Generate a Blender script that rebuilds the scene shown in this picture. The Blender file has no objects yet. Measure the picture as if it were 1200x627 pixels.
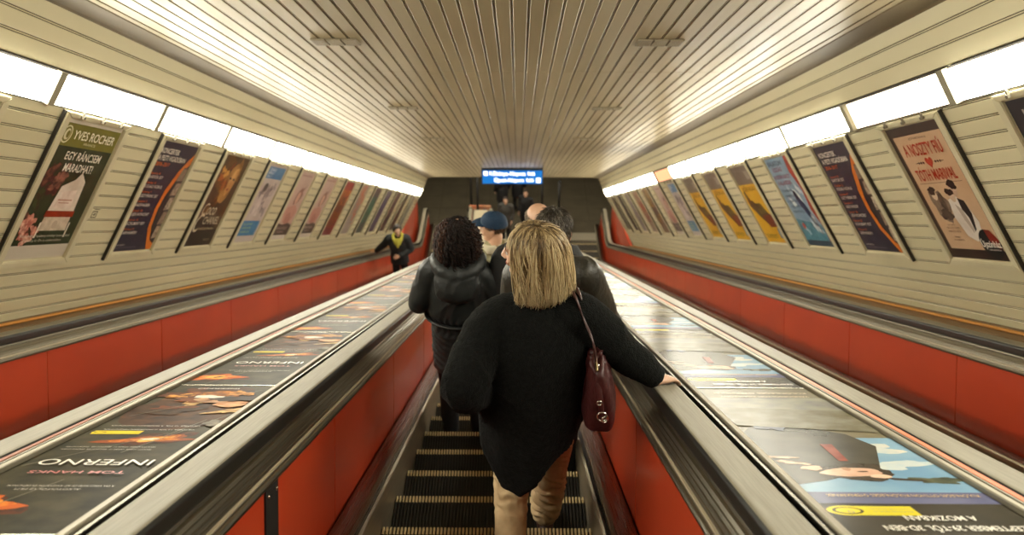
import bpy, bmesh, math, random
import numpy as np
from mathutils import Vector, Matrix, noise, Euler

random.seed(7)
SC = bpy.context.scene
COL = SC.collection
R = math.radians

# ------------------------------------------------------------------ camera, world, exposure
# tunnel frame: x across, D downhill along the 30 degree slope, z down (perpendicular to the slope) from the camera
TH = R(30)
C0 = Vector((0, 0, 15.27))
DV = Vector((0, math.cos(TH), -math.sin(TH)))
NV = Vector((0, math.sin(TH), math.cos(TH)))
def W(u, D, z):
    return C0 + Vector((u, 0, 0)) + DV * D - NV * z

cam_d = bpy.data.cameras.new('camera')
cam = bpy.data.objects.new('camera', cam_d)
COL.objects.link(cam)
cam.location = W(0.142, 0, 0)
cam.rotation_euler = (R(90 - 33.177), 0, R(0.458))
cam_d.sensor_width = 36
cam_d.lens = 30.0
cam_d.clip_start = 0.05
cam_d.dof.use_dof = True
cam_d.dof.focus_distance = 3.6
cam_d.dof.aperture_fstop = 2.6
SC.camera = cam

wd = bpy.data.worlds.new('world')
wd.use_nodes = True
wd.node_tree.nodes['Background'].inputs[0].default_value = (1.0, 0.85, 0.62, 1)
wd.node_tree.nodes['Background'].inputs[1].default_value = 0.05
SC.world = wd
SC.view_settings.view_transform = 'Standard'
SC.view_settings.look = 'None'
SC.view_settings.gamma = 1
SC.view_settings.use_curve_mapping = False
SC.view_settings.exposure = 0.0
LAMP = 38.0                    # strength of the diffusers
LAMP_COL = (1.0, 0.95, 0.79)

# ------------------------------------------------------------------ measures
H = 1.466                     # camera above the line of the step edges
LL, LR = -2.30, 2.36          # centres of the neighbouring lanes
D0, D1 = -3.0, 24.3           # tunnel lining
DB = 27.4                     # where the escalators level out
RB = 2.6
LF = 1.7
PITCH = 0.4619
NOSE0 = 3.997
def nose(k):
    return W(0, NOSE0 + PITCH * k, H)
_ye = DB + RB * math.sin(TH)
_ze = -H + RB * (1 - math.cos(TH))
ZF = C0.z - 0.5 * _ye + math.cos(TH) * _ze      # floor of the lower hall
YF = _ye * math.cos(TH) + _ze * 0.5             # where it begins

# ------------------------------------------------------------------ materials
def lin(c):
    if isinstance(c, str):
        c = c.lstrip('#')
        c = tuple(int(c[i:i + 2], 16) / 255 for i in (0, 2, 4))
        return tuple(x / 12.92 if x <= .04045 else ((x + .055) / 1.055) ** 2.4 for x in c)
    return c
MATS = {}
def mat(name, col, rough=.5, metal=0., col2=None, scale=8., stretch=(1, 1, 1), bump=0., bscale=60., coat=0., coat_rough=.1,
        emit=0., spec=.5, sheen=0., rough2=None, detail=4., contrast=(.35, .65)):
    if name in MATS:
        return MATS[name]
    m = bpy.data.materials.new(name)
    m.use_nodes = True
    nt = m.node_tree
    b = nt.nodes['Principled BSDF']
    c = lin(col)
    b.inputs['Base Color'].default_value = (*c, 1)
    b.inputs['Roughness'].default_value = rough
    b.inputs['Metallic'].default_value = metal
    b.inputs['Specular IOR Level'].default_value = spec
    b.inputs['Coat Weight'].default_value = coat
    b.inputs['Coat Roughness'].default_value = coat_rough
    if sheen:
        b.inputs['Sheen Weight'].default_value = sheen
        b.inputs['Sheen Roughness'].default_value = .4
    if emit:
        b.inputs['Emission Color'].default_value = (*c, 1)
        b.inputs['Emission Strength'].default_value = emit
    if col2 is not None or bump or rough2 is not None:
        tc = nt.nodes.new('ShaderNodeTexCoord')
        mp = nt.nodes.new('ShaderNodeMapping')
        mp.inputs['Scale'].default_value = stretch
        nt.links.new(tc.outputs['Object'], mp.inputs[0])
        if col2 is not None or rough2 is not None:
            nz = nt.nodes.new('ShaderNodeTexNoise')
            nz.inputs['Scale'].default_value = scale
            nz.inputs['Detail'].default_value = detail
            nt.links.new(mp.outputs[0], nz.inputs['Vector'])
            mr = nt.nodes.new('ShaderNodeMapRange')
            mr.inputs[1].default_value, mr.inputs[2].default_value = contrast
            nt.links.new(nz.outputs['Fac'], mr.inputs[0])
        if col2 is not None:
            mx = nt.nodes.new('ShaderNodeMix')
            mx.data_type = 'RGBA'
            mx.inputs[6].default_value = (*c, 1)
            mx.inputs[7].default_value = (*lin(col2), 1)
            nt.links.new(mr.outputs[0], mx.inputs[0])
            nt.links.new(mx.outputs[2], b.inputs['Base Color'])
        if rough2 is not None:
            m2 = nt.nodes.new('ShaderNodeMapRange')
            m2.inputs[3].default_value, m2.inputs[4].default_value = rough, rough2
            nt.links.new(mr.outputs[0], m2.inputs[0])
            nt.links.new(m2.outputs[0], b.inputs['Roughness'])
        if bump:
            n2 = nt.nodes.new('ShaderNodeTexNoise')
            n2.inputs['Scale'].default_value = bscale
            n2.inputs['Detail'].default_value = 3
            nt.links.new(mp.outputs[0], n2.inputs['Vector'])
            bp = nt.nodes.new('ShaderNodeBump')
            bp.inputs['Strength'].default_value = bump
            bp.inputs['Distance'].default_value = .01
            nt.links.new(n2.outputs['Fac'], bp.inputs['Height'])
            nt.links.new(bp.outputs[0], b.inputs['Normal'])
    MATS[name] = m
    return m

def tone_mat(name, cols, rough=.45, spec=.5, attr='tone'):
    """hair: every strand has its own tone (a per-strand attribute) looked up in a ramp"""
    m = bpy.data.materials.new(name)
    m.use_nodes = True
    nt = m.node_tree
    b = nt.nodes['Principled BSDF']
    b.inputs['Roughness'].default_value = rough
    b.inputs['Specular IOR Level'].default_value = spec
    a = nt.nodes.new('ShaderNodeAttribute')
    a.attribute_name = attr
    r = nt.nodes.new('ShaderNodeValToRGB')
    els = r.color_ramp.elements
    while len(els) < len(cols):
        els.new(.5)
    for i, c in enumerate(cols):
        els[i].position = i / (len(cols) - 1)
        els[i].color = (*lin(c), 1)
    nt.links.new(a.outputs['Fac'], r.inputs[0])
    nt.links.new(r.outputs[0], b.inputs['Base Color'])
    return m

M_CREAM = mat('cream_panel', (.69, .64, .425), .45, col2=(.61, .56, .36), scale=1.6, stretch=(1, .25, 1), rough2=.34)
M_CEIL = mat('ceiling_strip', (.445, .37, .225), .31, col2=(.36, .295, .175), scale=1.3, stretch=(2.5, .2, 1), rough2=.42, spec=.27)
M_FRAMECREAM = mat('frame_cream', (.66, .61, .42), .45, col2=(.58, .53, .355), scale=3)
M_SLOT = mat('panel_slot', (.10, .08, .045), .7)
M_COVE = mat('shaded_cove', (.16, .118, .062), .55, col2=(.13, .095, .05), scale=2, stretch=(3, .3, 1))  # darkened so the trim carries the shadow band as colour
M_DARKGAP = mat('dark_gap', (.03, .025, .018), .7)
M_RED = mat('red_panel', (.50, .050, .013), .34, col2=(.42, .037, .010), scale=1.8, stretch=(1, .5, 1), coat=.25, coat_rough=.15)
M_JOINT = mat('joint_grey', (.42, .36, .25), .5)
M_STEEL = mat('brushed_steel', (.27, .245, .19), .30, metal=1., col2=(.19, .17, .13), scale=5, stretch=(60, .35, 60), rough2=.42)
M_STEELD = mat('worn_steel', (.17, .15, .115), .24, metal=1., col2=(.11, .097, .075), scale=5, stretch=(60, .35, 60), rough2=.36)
M_SKIRT = mat('skirt_steel', (.40, .34, .24), .42, metal=.85, col2=(.30, .255, .175), scale=5, stretch=(60, .35, 60))
M_TRIM = mat('pale_trim', (.36, .325, .245), .45, metal=.6, col2=(.28, .25, .19), scale=4, stretch=(30, .4, 30))
M_RUBBER = mat('black_rubber', (.012, .012, .010), .38)
M_RUBTOP = mat('rubber_sheen', (.27, .245, .18), .5, col2=(.20, .18, .13), scale=6, stretch=(40, .8, 40), rough2=.5)  # handrail top, reflected ceiling brightness put into the pale colour
M_BLACK = mat('matt_black', (.008, .008, .007), .55)
M_LEDGE = mat('brown_ledge', (.22, .125, .05), .55, col2=(.15, .085, .035), scale=5, stretch=(4, .5, 4))
M_CABLE = mat('yellow_cable', (.62, .27, .045), .5)
M_TREAD = mat('dark_tread', (.0065, .0055, .0045), .55, metal=.0, col2=(.011, .009, .007), scale=9)
M_TEETH = mat('yellow_edge', (.62, .50, .27), .55, col2=(.44, .34, .17), scale=14)
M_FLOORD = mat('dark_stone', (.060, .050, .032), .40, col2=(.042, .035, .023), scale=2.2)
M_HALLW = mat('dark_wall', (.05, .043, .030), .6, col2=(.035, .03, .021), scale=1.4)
M_LAMP = mat('lit_diffuser', LAMP_COL, .5, emit=LAMP)
M_LAMPDIM = mat('weak_diffuser', (1.0, .88, .68), .5, emit=LAMP * .10)
M_LAMPDEAD = mat('failing_diffuser', (1.0, .55, .30), .5, emit=.7)
M_HALLFILL = mat('hall_fill', (1, .9, .7), .5, emit=150)  # glow of the fill lights added in the hall
M_HOUSING = mat('lamp_housing', (.34, .31, .24), .45, metal=.3)
M_CHROME = mat('chrome', (.7, .68, .62), .18, metal=1.)

# ------------------------------------------------------------------ object helpers
def link(name, me, parent=None, m=None, smooth=False):
    o = bpy.data.objects.new(name, me)
    COL.objects.link(o)
    if parent is not None:
        o.parent = parent
    if m is not None:
        for x in (m if isinstance(m, (list, tuple)) else [m]):
            me.materials.append(x)
    if smooth:
        me.polygons.foreach_set('use_smooth', [True] * len(me.polygons))
    return o
def obj(name, bm, m, parent=None, smooth=False):
    me = bpy.data.meshes.new(name)
    bm.to_mesh(me)
    bm.free()
    return link(name, me, parent, m, smooth)
def pyobj(name, vs, fs, m, parent=None, smooth=False, mi=None):
    me = bpy.data.meshes.new(name)
    me.from_pydata([tuple(v) for v in vs], [], fs)
    if mi:
        me.polygons.foreach_set('material_index', mi)
    return link(name, me, parent, m, smooth)
def tag(o, label=None, cat=None, group=None, kind=None):
    if label: o['label'] = label
    if cat: o['category'] = cat
    if group: o['group'] = group
    if kind: o['kind'] = kind
    return o
def empty(name, loc=(0, 0, 0), rot=(0, 0, 0)):
    o = bpy.data.objects.new(name, None)
    COL.objects.link(o)
    o.location = loc
    o.rotation_euler = rot
    o.empty_display_size = .1
    return o
SLOPE = (-TH, 0, 0)
def slope_empty(name, u=0, D=0, z=0):
    return empty(name, W(u, D, z), SLOPE)
def box(bm, x0, x1, y0, y1, z0, z1, mi=0, bev=0):
    r = bmesh.ops.create_cube(bm, size=1.0, matrix=Matrix.Translation(((x0 + x1) / 2, (y0 + y1) / 2, (z0 + z1) / 2)) @ Matrix.Diagonal((abs(x1 - x0), abs(y1 - y0), abs(z1 - z0), 1)))
    fs = {f for v in r['verts'] for f in v.link_faces}
    for f in fs: f.material_index = mi
    if bev:
        es = {e for v in r['verts'] for e in v.link_edges}
        bmesh.ops.bevel(bm, geom=list(es), offset=bev, segments=2, affect='EDGES')
    return r
def copy_tree(o, parent=None):
    c = o.copy()
    COL.objects.link(c)
    if parent is not None: c.parent = parent
    for ch in list(o.children):
        copy_tree(ch, c)
    return c

# a path in the plane of the slope: list of (y, z, ty, tz)
def full_path(dstart=D0, extra=LF):
    p = [(dstart, -H, 1, 0), (DB, -H, 1, 0)]
    for i in range(1, 9):
        a = TH * i / 8
        p.append((DB + RB * math.sin(a), -H + RB * (1 - math.cos(a)), math.cos(a), math.sin(a)))
    y, z, ty, tz = p[-1]
    p.append((y + extra * ty, z + extra * tz, ty, tz))
    return p
def sub_path(s0, s1):
    """piece of the path between two arc lengths measured from D = 0"""
    la = RB * TH
    def at(s):
        if s <= DB: return (s, -H, 1, 0)
        if s <= DB + la:
            a = (s - DB) / RB
            return (DB + RB * math.sin(a), -H + RB * (1 - math.cos(a)), math.cos(a), math.sin(a))
        y, z = DB + RB * math.sin(TH), -H + RB * (1 - math.cos(TH))
        e = s - DB - la
        return (y + e * math.cos(TH), z + e * math.sin(TH), math.cos(TH), math.sin(TH))
    ss = [s0]
    n = 8
    for i in range(n + 1):
        x = DB + la * i / n
        if s0 < x < s1: ss.append(x)
    ss.append(s1)
    return [at(s) for s in ss]
def sweep(name, prof, path, m, parent=None, closed=True, mi=None, smooth=False):
    """prof: (u, h) with h above the step-edge line; closed profile swept along the path, ends capped"""
    vs, fs, mis = [], [], []
    n = len(prof)
    for (y, z, ty, tz) in path:
        for (u, h) in prof:
            vs.append((u, y - tz * h, z + ty * h))
    for i in range(len(path) - 1):
        for j in range(n if closed else n - 1):
            k = (j + 1) % n
            fs.append((i * n + j, i * n + k, (i + 1) * n + k, (i + 1) * n + j))
            mis.append(mi[j] if mi else 0)
    if closed:
        fs.append(tuple(range(n - 1, -1, -1))); mis.append(0)
        e = (len(path) - 1) * n
        fs.append(tuple(range(e, e + n))); mis.append(0)
    o = pyobj(name, vs, fs, m, parent, smooth, mis if mi else None)
    bm = bmesh.new(); bm.from_mesh(o.data)
    bmesh.ops.recalc_face_normals(bm, faces=bm.faces)
    bm.to_mesh(o.data); bm.free()
    return o

# ------------------------------------------------------------------ tunnel lining
WL = [(-3.34, .70), (-2.642, -.68)]           # left wall: foot and top, (u, z)
WR = [(3.43, .70), (2.642, -.68)]
LT = (2.548, -.868)                            # top edge of the lamps
CE = (2.415, -1.185)                           # foot of the ceiling
def grooved(p0, p1, pitch=.1, gap=.016, deep=.014, first=0.):
    """profile of strips from p0 to p1 (u, z); between two strips lies a recessed fillet with a dark slot on either side.
    returns the points and the numbers of the dark segments"""
    a, b = Vector(p0), Vector(p1)
    L = (b - a).length
    t = (b - a) / L
    nrm = Vector((-t.y, t.x))
    mid = Vector((0, -.2))
    if (mid - a).dot(nrm) > 0: nrm = -nrm      # points out of the tunnel
    out, dark = [a], set()
    s = pitch - first
    h = gap / 2
    q = h - .0045
    while s < L - gap:
        i = len(out)
        for ds, dd in ((-h - .003, 0), (-h, .003), (-h, deep), (-q, deep), (-q, .004), (q, .004), (q, deep), (h, deep), (h, .003), (h + .003, 0)):
            out.append(a + t * (s + ds) + nrm * dd)
        dark |= {i + 1, i + 2, i + 3, i + 5, i + 6, i + 7}
        s += pitch
    out.append(b)
    return [(v.x, v.y) for v in out], dark
def lining(name, prof, d0, d1, m, thick, kind='structure'):
    """strips (u, z) carried from d0 to d1 with a backing on the far side"""
    dark = set()
    if isinstance(prof, tuple): prof, dark = prof
    n = len(prof)
    vs = [(u, d, -z) for d in (d0, d1) for (u, z) in prof]
    fs = [(j, j + 1, n + j + 1, n + j) for j in range(n - 1)]
    a, b = prof[0], prof[-1]
    k = len(vs)
    off = thick
    vs += [(a[0] + off[0], d0, -a[1] - off[1]), (b[0] + off[0], d0, -b[1] - off[1]), (a[0] + off[0], d1, -a[1] - off[1]), (b[0] + off[0], d1, -b[1] - off[1])]
    fs += [(k, k + 1, k + 3, k + 2), (0, k, k + 2, n), (n - 1, k + 1, k + 3, 2 * n - 1),
           tuple(range(n)) + (k + 1, k), tuple(range(n, 2 * n)) + (k + 3, k + 2)]
    mi = [1 if j in dark else 0 for j in range(len(fs))]
    o = pyobj(name, vs, fs, [m, M_SLOT], mi=mi)
    o.location = C0
    o.rotation_euler = SLOPE
    tag(o, kind=kind)
    return o
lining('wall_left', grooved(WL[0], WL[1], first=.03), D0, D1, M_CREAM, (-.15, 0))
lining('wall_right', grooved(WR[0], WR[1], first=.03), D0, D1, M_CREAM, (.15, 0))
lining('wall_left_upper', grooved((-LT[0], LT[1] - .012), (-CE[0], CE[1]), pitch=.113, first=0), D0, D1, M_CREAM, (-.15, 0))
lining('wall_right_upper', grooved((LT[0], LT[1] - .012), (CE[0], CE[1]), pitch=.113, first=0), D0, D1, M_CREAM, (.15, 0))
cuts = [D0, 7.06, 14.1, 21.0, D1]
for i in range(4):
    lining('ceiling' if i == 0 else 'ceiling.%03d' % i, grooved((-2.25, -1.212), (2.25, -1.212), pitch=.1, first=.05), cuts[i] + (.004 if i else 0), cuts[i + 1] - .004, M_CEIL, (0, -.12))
# tan trim with the ceiling-edge shadow band put into its colour, and the mouth of the tunnel
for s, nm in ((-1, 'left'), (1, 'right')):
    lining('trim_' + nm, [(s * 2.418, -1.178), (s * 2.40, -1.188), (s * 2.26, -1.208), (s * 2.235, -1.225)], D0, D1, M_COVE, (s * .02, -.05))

# lower hall
def hall():
    bm = bmesh.new()
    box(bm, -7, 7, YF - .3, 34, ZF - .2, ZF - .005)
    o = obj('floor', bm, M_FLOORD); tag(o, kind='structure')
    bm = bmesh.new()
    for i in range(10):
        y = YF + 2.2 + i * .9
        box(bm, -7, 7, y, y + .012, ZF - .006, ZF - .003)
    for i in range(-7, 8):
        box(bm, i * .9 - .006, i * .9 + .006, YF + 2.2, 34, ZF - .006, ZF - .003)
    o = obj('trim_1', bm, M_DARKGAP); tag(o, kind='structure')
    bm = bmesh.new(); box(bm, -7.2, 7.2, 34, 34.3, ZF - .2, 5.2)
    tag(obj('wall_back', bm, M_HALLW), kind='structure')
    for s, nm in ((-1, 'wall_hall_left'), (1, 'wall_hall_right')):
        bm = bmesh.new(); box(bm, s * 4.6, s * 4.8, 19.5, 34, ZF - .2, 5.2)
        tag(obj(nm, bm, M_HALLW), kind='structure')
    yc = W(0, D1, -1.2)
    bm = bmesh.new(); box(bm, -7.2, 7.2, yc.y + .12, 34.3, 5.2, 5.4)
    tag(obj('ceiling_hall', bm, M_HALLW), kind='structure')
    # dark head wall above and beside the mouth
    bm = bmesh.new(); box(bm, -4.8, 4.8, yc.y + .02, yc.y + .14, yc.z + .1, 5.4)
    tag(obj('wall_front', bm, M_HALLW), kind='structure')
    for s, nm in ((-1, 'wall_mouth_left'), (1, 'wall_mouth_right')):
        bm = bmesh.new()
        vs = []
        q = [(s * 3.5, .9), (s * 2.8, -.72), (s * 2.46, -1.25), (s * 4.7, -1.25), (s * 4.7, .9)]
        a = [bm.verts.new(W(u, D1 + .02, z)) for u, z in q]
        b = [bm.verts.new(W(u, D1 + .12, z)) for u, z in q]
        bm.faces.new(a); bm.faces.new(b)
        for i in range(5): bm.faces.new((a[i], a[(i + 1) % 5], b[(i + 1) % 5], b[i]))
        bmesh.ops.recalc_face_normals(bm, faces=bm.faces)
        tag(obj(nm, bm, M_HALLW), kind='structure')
hall()
def hall_fill_light(x, y, nm):  # unseen lights added to brighten the hall floor and red landing walls
    r = empty('fill_light', (x, y, 5.2))
    tag(r, nm, 'light')
    bm = bmesh.new(); box(bm, -.75, .75, -.12, .12, -.06, 0); obj('fill_tray', bm, M_HOUSING, r)
    bm = bmesh.new(); box(bm, -.72, .72, -.10, .10, -.075, -.06); obj('diffuser', bm, M_HALLFILL, r)
hall_fill_light(-3.0, 23.6, 'added unseen fill light on the hall ceiling above the left red landing wall')
hall_fill_light(3.0, 23.6, 'added unseen fill light on the hall ceiling above the right red landing wall')
hall_fill_light(-1.6, 26.5, 'added unseen fill light on the dark hall ceiling, left of the escalator foot')
hall_fill_light(1.6, 26.5, 'added unseen fill light on the dark hall ceiling, right of the escalator foot')
# red side walls of the landing
for s, nm in ((-1, 'wall_landing_left'), (1, 'wall_landing_right')):
    c = LL if s < 0 else LR
    bm = bmesh.new()
    u0 = c + s * 1.0
    y0 = W(0, D1 + .2, .7).y
    prof = [(y0, W(0, D1 + .2, .75).z), (y0 + .5, ZF + 2.3), (YF + 1.1, ZF + 1.55), (YF + 1.3, ZF + 1.5), (YF + 1.3, ZF), (YF, ZF), ]
    a = [bm.verts.new((u0, y, z)) for y, z in prof]
    b = [bm.verts.new((u0 + s * .1, y, z)) for y, z in prof]
    bm.faces.new(a); bm.faces.new(b)
    for i in range(len(a)):
        j = (i + 1) % len(a)
        bm.faces.new((a[i], a[j], b[j], b[i]))
    bmesh.ops.recalc_face_normals(bm, faces=bm.faces)
    tag(obj(nm, bm, M_RED), kind='structure')
# ------------------------------------------------------------------ escalators
def rounded(u0, u1, h0, h1, r=.014, n=4):
    pts = []
    for (cx, cy, a0) in ((u1 - r, h1 - r, 0), (u0 + r, h1 - r, 90), (u0 + r, h0 + r, 180), (u1 - r, h0 + r, 270)):
        for i in range(n + 1):
            a = R(a0 + 90 * i / n)
            pts.append((cx + r * math.cos(a), cy + r * math.sin(a)))
    return pts
def step_meshes():
    bm = bmesh.new()
    w = .5
    # tread bed, cleats, curved riser below the front edge (front is +y, downhill)
    box(bm, -w, w, -.402, -.012, -.034, -.011)
    n = 58
    p = 2 * w / n
    for i in range(n):
        x = -w + p * (i + .5)
        box(bm, x - p * .27, x + p * .27, -.402, -.043, -.012, 0)
    seg = 8
    prof = []
    for i in range(seg + 1):
        t = i / seg
        prof.append((-.012 - .05 * math.sin(math.pi * .5 * t) ** 2, -.011 - .215 * t))
    vs = [(s * w, y, z) for s in (-1, 1) for (y, z) in prof]
    base = [bm.verts.new(v) for v in vs]
    m = seg + 1
    back = [bm.verts.new((v[0], v[1] - .02, v[2])) for v in vs]
    for i in range(seg):
        bm.faces.new((base[i], base[i + 1], base[m + i + 1], base[m + i]))
        bm.faces.new((back[i], back[m + i], back[m + i + 1], back[i + 1]))
    for i in range(n):
        x = -w + p * (i + .5)
        box(bm, x - p * .27, x + p * .27, -.075, -.012, -.226, -.03)
    me = bpy.data.meshes.new('step'); bm.to_mesh(me); bm.free(); me.materials.append(M_TREAD)
    bm = bmesh.new()
    for i in range(n):
        x = -w + p * (i + .5)
        box(bm, x - p * .29, x + p * .29, -.042, 0, -.03, .001, bev=.0015)
    mt = bpy.data.meshes.new('step_edge'); bm.to_mesh(mt); bm.free(); mt.materials.append(M_TEETH)
    return me, mt
STEP, EDGE = step_meshes()

def escalator(c, label, ks):
    root = slope_empty('escalator', c, 0, 0)
    tag(root, label, 'escalator')
    for k in ks:
        s = link('step', STEP, root)
        y, z, ty, tz = sub_path(NOSE0 + PITCH * k, 99)[0]
        s.location = (0, y, z)                  # the steps level out before the comb
        s.rotation_euler = (TH, 0, 0)
        link('step_edge', EDGE, s)
    P = full_path()
    land = sub_path(DB + RB * TH + .85, DB + RB * TH + 1.36)
    sweep('comb_plate', [(-.5, -.06), (.5, -.06), (.5, .004), (-.5, .004)], land, M_TRIM, root)
    lastk = DB + RB * TH + LF
    for s in (-1, 1):
        def mir(pr): return [(s * u, h) for u, h in pr]
        sweep('skirt', mir([(.503, -.40), (.503, .135), (.506, .148), (.516, .157), (.535, .163), (.56, .164), (.59, .159), (.62, .148), (.645, .134), (.662, .118), (.674, .104), (.690, .10), (.690, -.40)]), P, [M_STEELD, M_SKIRT], root, mi=[1, 1, 1] + [0] * 10)
        sweep('balustrade_core', mir([(.682, .08), (.682, .62), (.84, .66), (.84, .08)]), P, M_JOINT, root)
        # red panels of 1.82 m, the seams show the core behind
        sA = 1.955 - 1.82 * 3
        i = 0
        while sA < lastk - .1:
            sB = min(sA + 1.82, lastk)
            sweep('side_panel', mir([(.676, .10), (.676, .602), (.684, .602), (.684, .10)]), sub_path(sA + .006, sB - .006), M_RED, root)
            sA = sB; i += 1
        # ribbed capping under the handrail
        ribs = [(.668, .588), (.666, .600), (.672, .607), (.680, .609), (.684, .619), (.689, .620), (.693, .630), (.698, .631), (.703, .642), (.708, .643), (.714, .653), (.719, .654), (.726, .664), (.736, .668), (.745, .690), (.85, .690), (.85, .588)]
        sweep('ribbed_capping', mir(ribs), P, M_STEEL, root)
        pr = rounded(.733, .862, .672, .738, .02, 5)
        # worn flat top: pale colour stands in for the ceiling's reflection, sides stay black
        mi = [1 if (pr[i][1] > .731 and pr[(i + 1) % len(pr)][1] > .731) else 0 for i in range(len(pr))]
        Pt = full_path()
        y, z, ty, tz = Pt[-1]
        hp = list(Pt)
        # wraps down at the lower end
        h0 = .46
        for j in range(1, 9):
            a = TH - math.pi * j / 8
            r_ = .705 - h0
            # centre of the turn
            cy, cz = y - tz * h0, z + ty * h0
            b = TH + math.pi / 2 - math.pi * j / 8
            hp.append((cy + r_ * math.cos(b) + math.sin(a) * .705, cz + r_ * math.sin(b) - math.cos(a) * .705, math.cos(a), math.sin(a)))
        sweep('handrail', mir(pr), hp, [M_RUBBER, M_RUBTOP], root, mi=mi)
    return root
mid = escalator(0, 'middle escalator running down between red side panels, carrying the queue of people', range(-5, 56))
escalator(LL, 'left escalator with one person on it riding up past the wall of pale posters', range(-3, 56))
escalator(LR, 'right escalator, empty, running beside the wall with yellow posters', range(-3, 56))

# black cover over one seam of the left side, with screws
bm = bmesh.new(); box(bm, -.676, -.669, 2.71, 2.85, -H + .10, -H + .60); _cv = obj('seam_cover', bm, M_BLACK, mid)
for y in (2.735, 2.825):
    for h in (.14, .34, .56):
        bm = bmesh.new(); bmesh.ops.create_uvsphere(bm, u_segments=10, v_segments=6, radius=.007, matrix=Matrix.Translation((-.669, y, -H + h))); obj('screw', bm, M_CHROME, _cv, True)

# ------------------------------------------------------------------ decks between the lanes
def deck(u0, u1, label, stripe):
    c = (u0 + u1) / 2
    hw = (u1 - u0) / 2
    root = slope_empty('escalator_deck', c, 0, 0)
    tag(root, label, 'deck')
    P = full_path()
    dk = .726
    sweep('deck_body', [(-hw + .03, .45), (-hw + .03, dk - .008), (hw - .03, dk - .008), (hw - .03, .45)], P, M_JOINT, root)
    for s in (-1, 1):
        def mir(pr): return [(s * u, h) for u, h in pr]
        e = hw
        sweep('edge_trim', mir([(e - .055, dk - .01), (e - .055, dk + .006), (e - .05, dk + .009), (e - .033, dk + .009), (e - .030, dk + .004), (e - .030, dk - .01)]), P, M_TRIM, root)
        sweep('rubber_gasket', mir([(e - .0295, dk - .04), (e - .0295, dk - .004), (e - .016, dk - .004), (e - .016, dk - .04)]), P, M_BLACK, root)
        sweep('guide_rail', mir([(e - .0155, dk - .04), (e - .0155, dk + .003), (e - .006, dk + .003), (e - .006, dk - .04)]), P, M_STEEL, root)
        sweep('gap_strip', mir([(e - .006, .60), (e - .006, dk - .045), (e + .010, dk - .045), (e + .010, .60)]), P, M_BLACK, root)
    sweep('colour_strip', [(stripe[0], dk - .004), (stripe[0], dk + .0035), (stripe[1], dk + .0035), (stripe[1], dk - .004)], P, stripe[2], root)
    # orange board that closes the lower end
    return root, c, hw, dk
M_ORSTRIP = mat('orange_strip', (.75, .20, .08), .4)
M_RUSTSTRIP = mat('rust_strip', (.30, .09, .04), .5)
dl = deck(LL + .875, -.875, 'long sloping deck covered in dark fiery posters, left of the middle escalator', (-.290, -.275, M_RUSTSTRIP))
dr = deck(.875, LR - .875, 'long sloping deck covered in pale glossy posters, right of the middle escalator', (.302, .322, M_ORSTRIP))

# brown ledges with a yellow cable along the wall feet
for s, c, wu, nm in ((-1, LL, WL[0][0], 'left'), (1, LR, WR[0][0], 'right')):
    root = slope_empty('wall_ledge', 0, 0, 0)
    tag(root, 'brown wooden ledge with a yellow cable at the foot of the %s tiled wall' % nm if False else 'brown ledge along the foot of the %s poster wall, carrying a yellow cable' % nm, 'ledge')
    a, b = c + s * .875, wu
    st = sub_path(D0, D1)
    sweep('ledge_board', [(a, .52), (a, .715), (a + (b - a) * .1, .735), (b - s * .005, .768), (b - s * .005, .52)], st, M_LEDGE, root)
    m_ = a + (b - a) * .52
    hh = .735 + (.768 - .735) * .46
    sweep('yellow_cable', [(m_ + .014 * math.cos(t * math.pi / 4), hh + .010 + .011 * math.sin(t * math.pi / 4)) for t in range(8)], st, M_CABLE, root, smooth=True)
    sweep('gasket', [(a - s * .002, .5), (a - s * .002, .70), (a - s * .03, .70), (a - s * .03, .5)], st, M_BLACK, root)

# ------------------------------------------------------------------ lamps above the posters
def wall_point(side, D, t, off=0.):
    """t metres up the lower wall from its top edge (lamps) ; off into the tunnel"""
    pass
M_DIVIDER = mat('lamp_divider', (.30, .275, .19), .6)
def lamp(side, d0, d1, diff, label):
    s = -1 if side == 'L' else 1
    b = Vector((s * 2.642, .68)); t = Vector((s * LT[0], -LT[1]))   # (u, height)
    e = (t - b).normalized()
    nrm = Vector((e.y, -e.x)) if s < 0 else Vector((-e.y, e.x))       # into the tunnel
    if nrm.x * s > 0: nrm = -nrm
    L = (t - b).length
    root = slope_empty('light_panel', 0, d0, 0)
    tag(root, label, 'light', 'light panels above the posters')
    def quadbox(name, a0, a1, y0, y1, n0, n1, m, nb=0):
        vs = []
        for n_ in (n0, n1):
            for y in (y0, y1):
                for a in (a0, a1):
                    p = b + e * a + nrm * n_
                    vs.append((p.x, y, p.y))
        fs = [(0, 1, 3, 2), (4, 6, 7, 5), (0, 4, 5, 1), (2, 3, 7, 6), (0, 2, 6, 4), (1, 5, 7, 3)]
        o = pyobj(name, vs, fs, m, root)
        bm = bmesh.new(); bm.from_mesh(o.data); bmesh.ops.recalc_face_normals(bm, faces=bm.faces); bm.to_mesh(o.data); bm.free()
        return o
    ln = d1 - d0
    quadbox('housing', -.004, L + .004, 0, ln, -.10, -.03, M_HOUSING)
    quadbox('diffuser', .006, L - .012, 0.07, ln, -.03, .010, diff)
    quadbox('divider', -.002, L, .0, .07, -.03, .036, M_DIVIDER)
    quadbox('edge_rail', L - .012, L + .002, 0, ln, -.03, .002, M_DARKGAP)
    quadbox('edge_rail', -.004, .006, 0, ln, -.03, .006, M_DARKGAP)
    for q in (.22, .5, .78):
        quadbox('clip', L - .03, L - .018, ln * q, ln * q + .012, .012, .018, M_JOINT)
    return root
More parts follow.
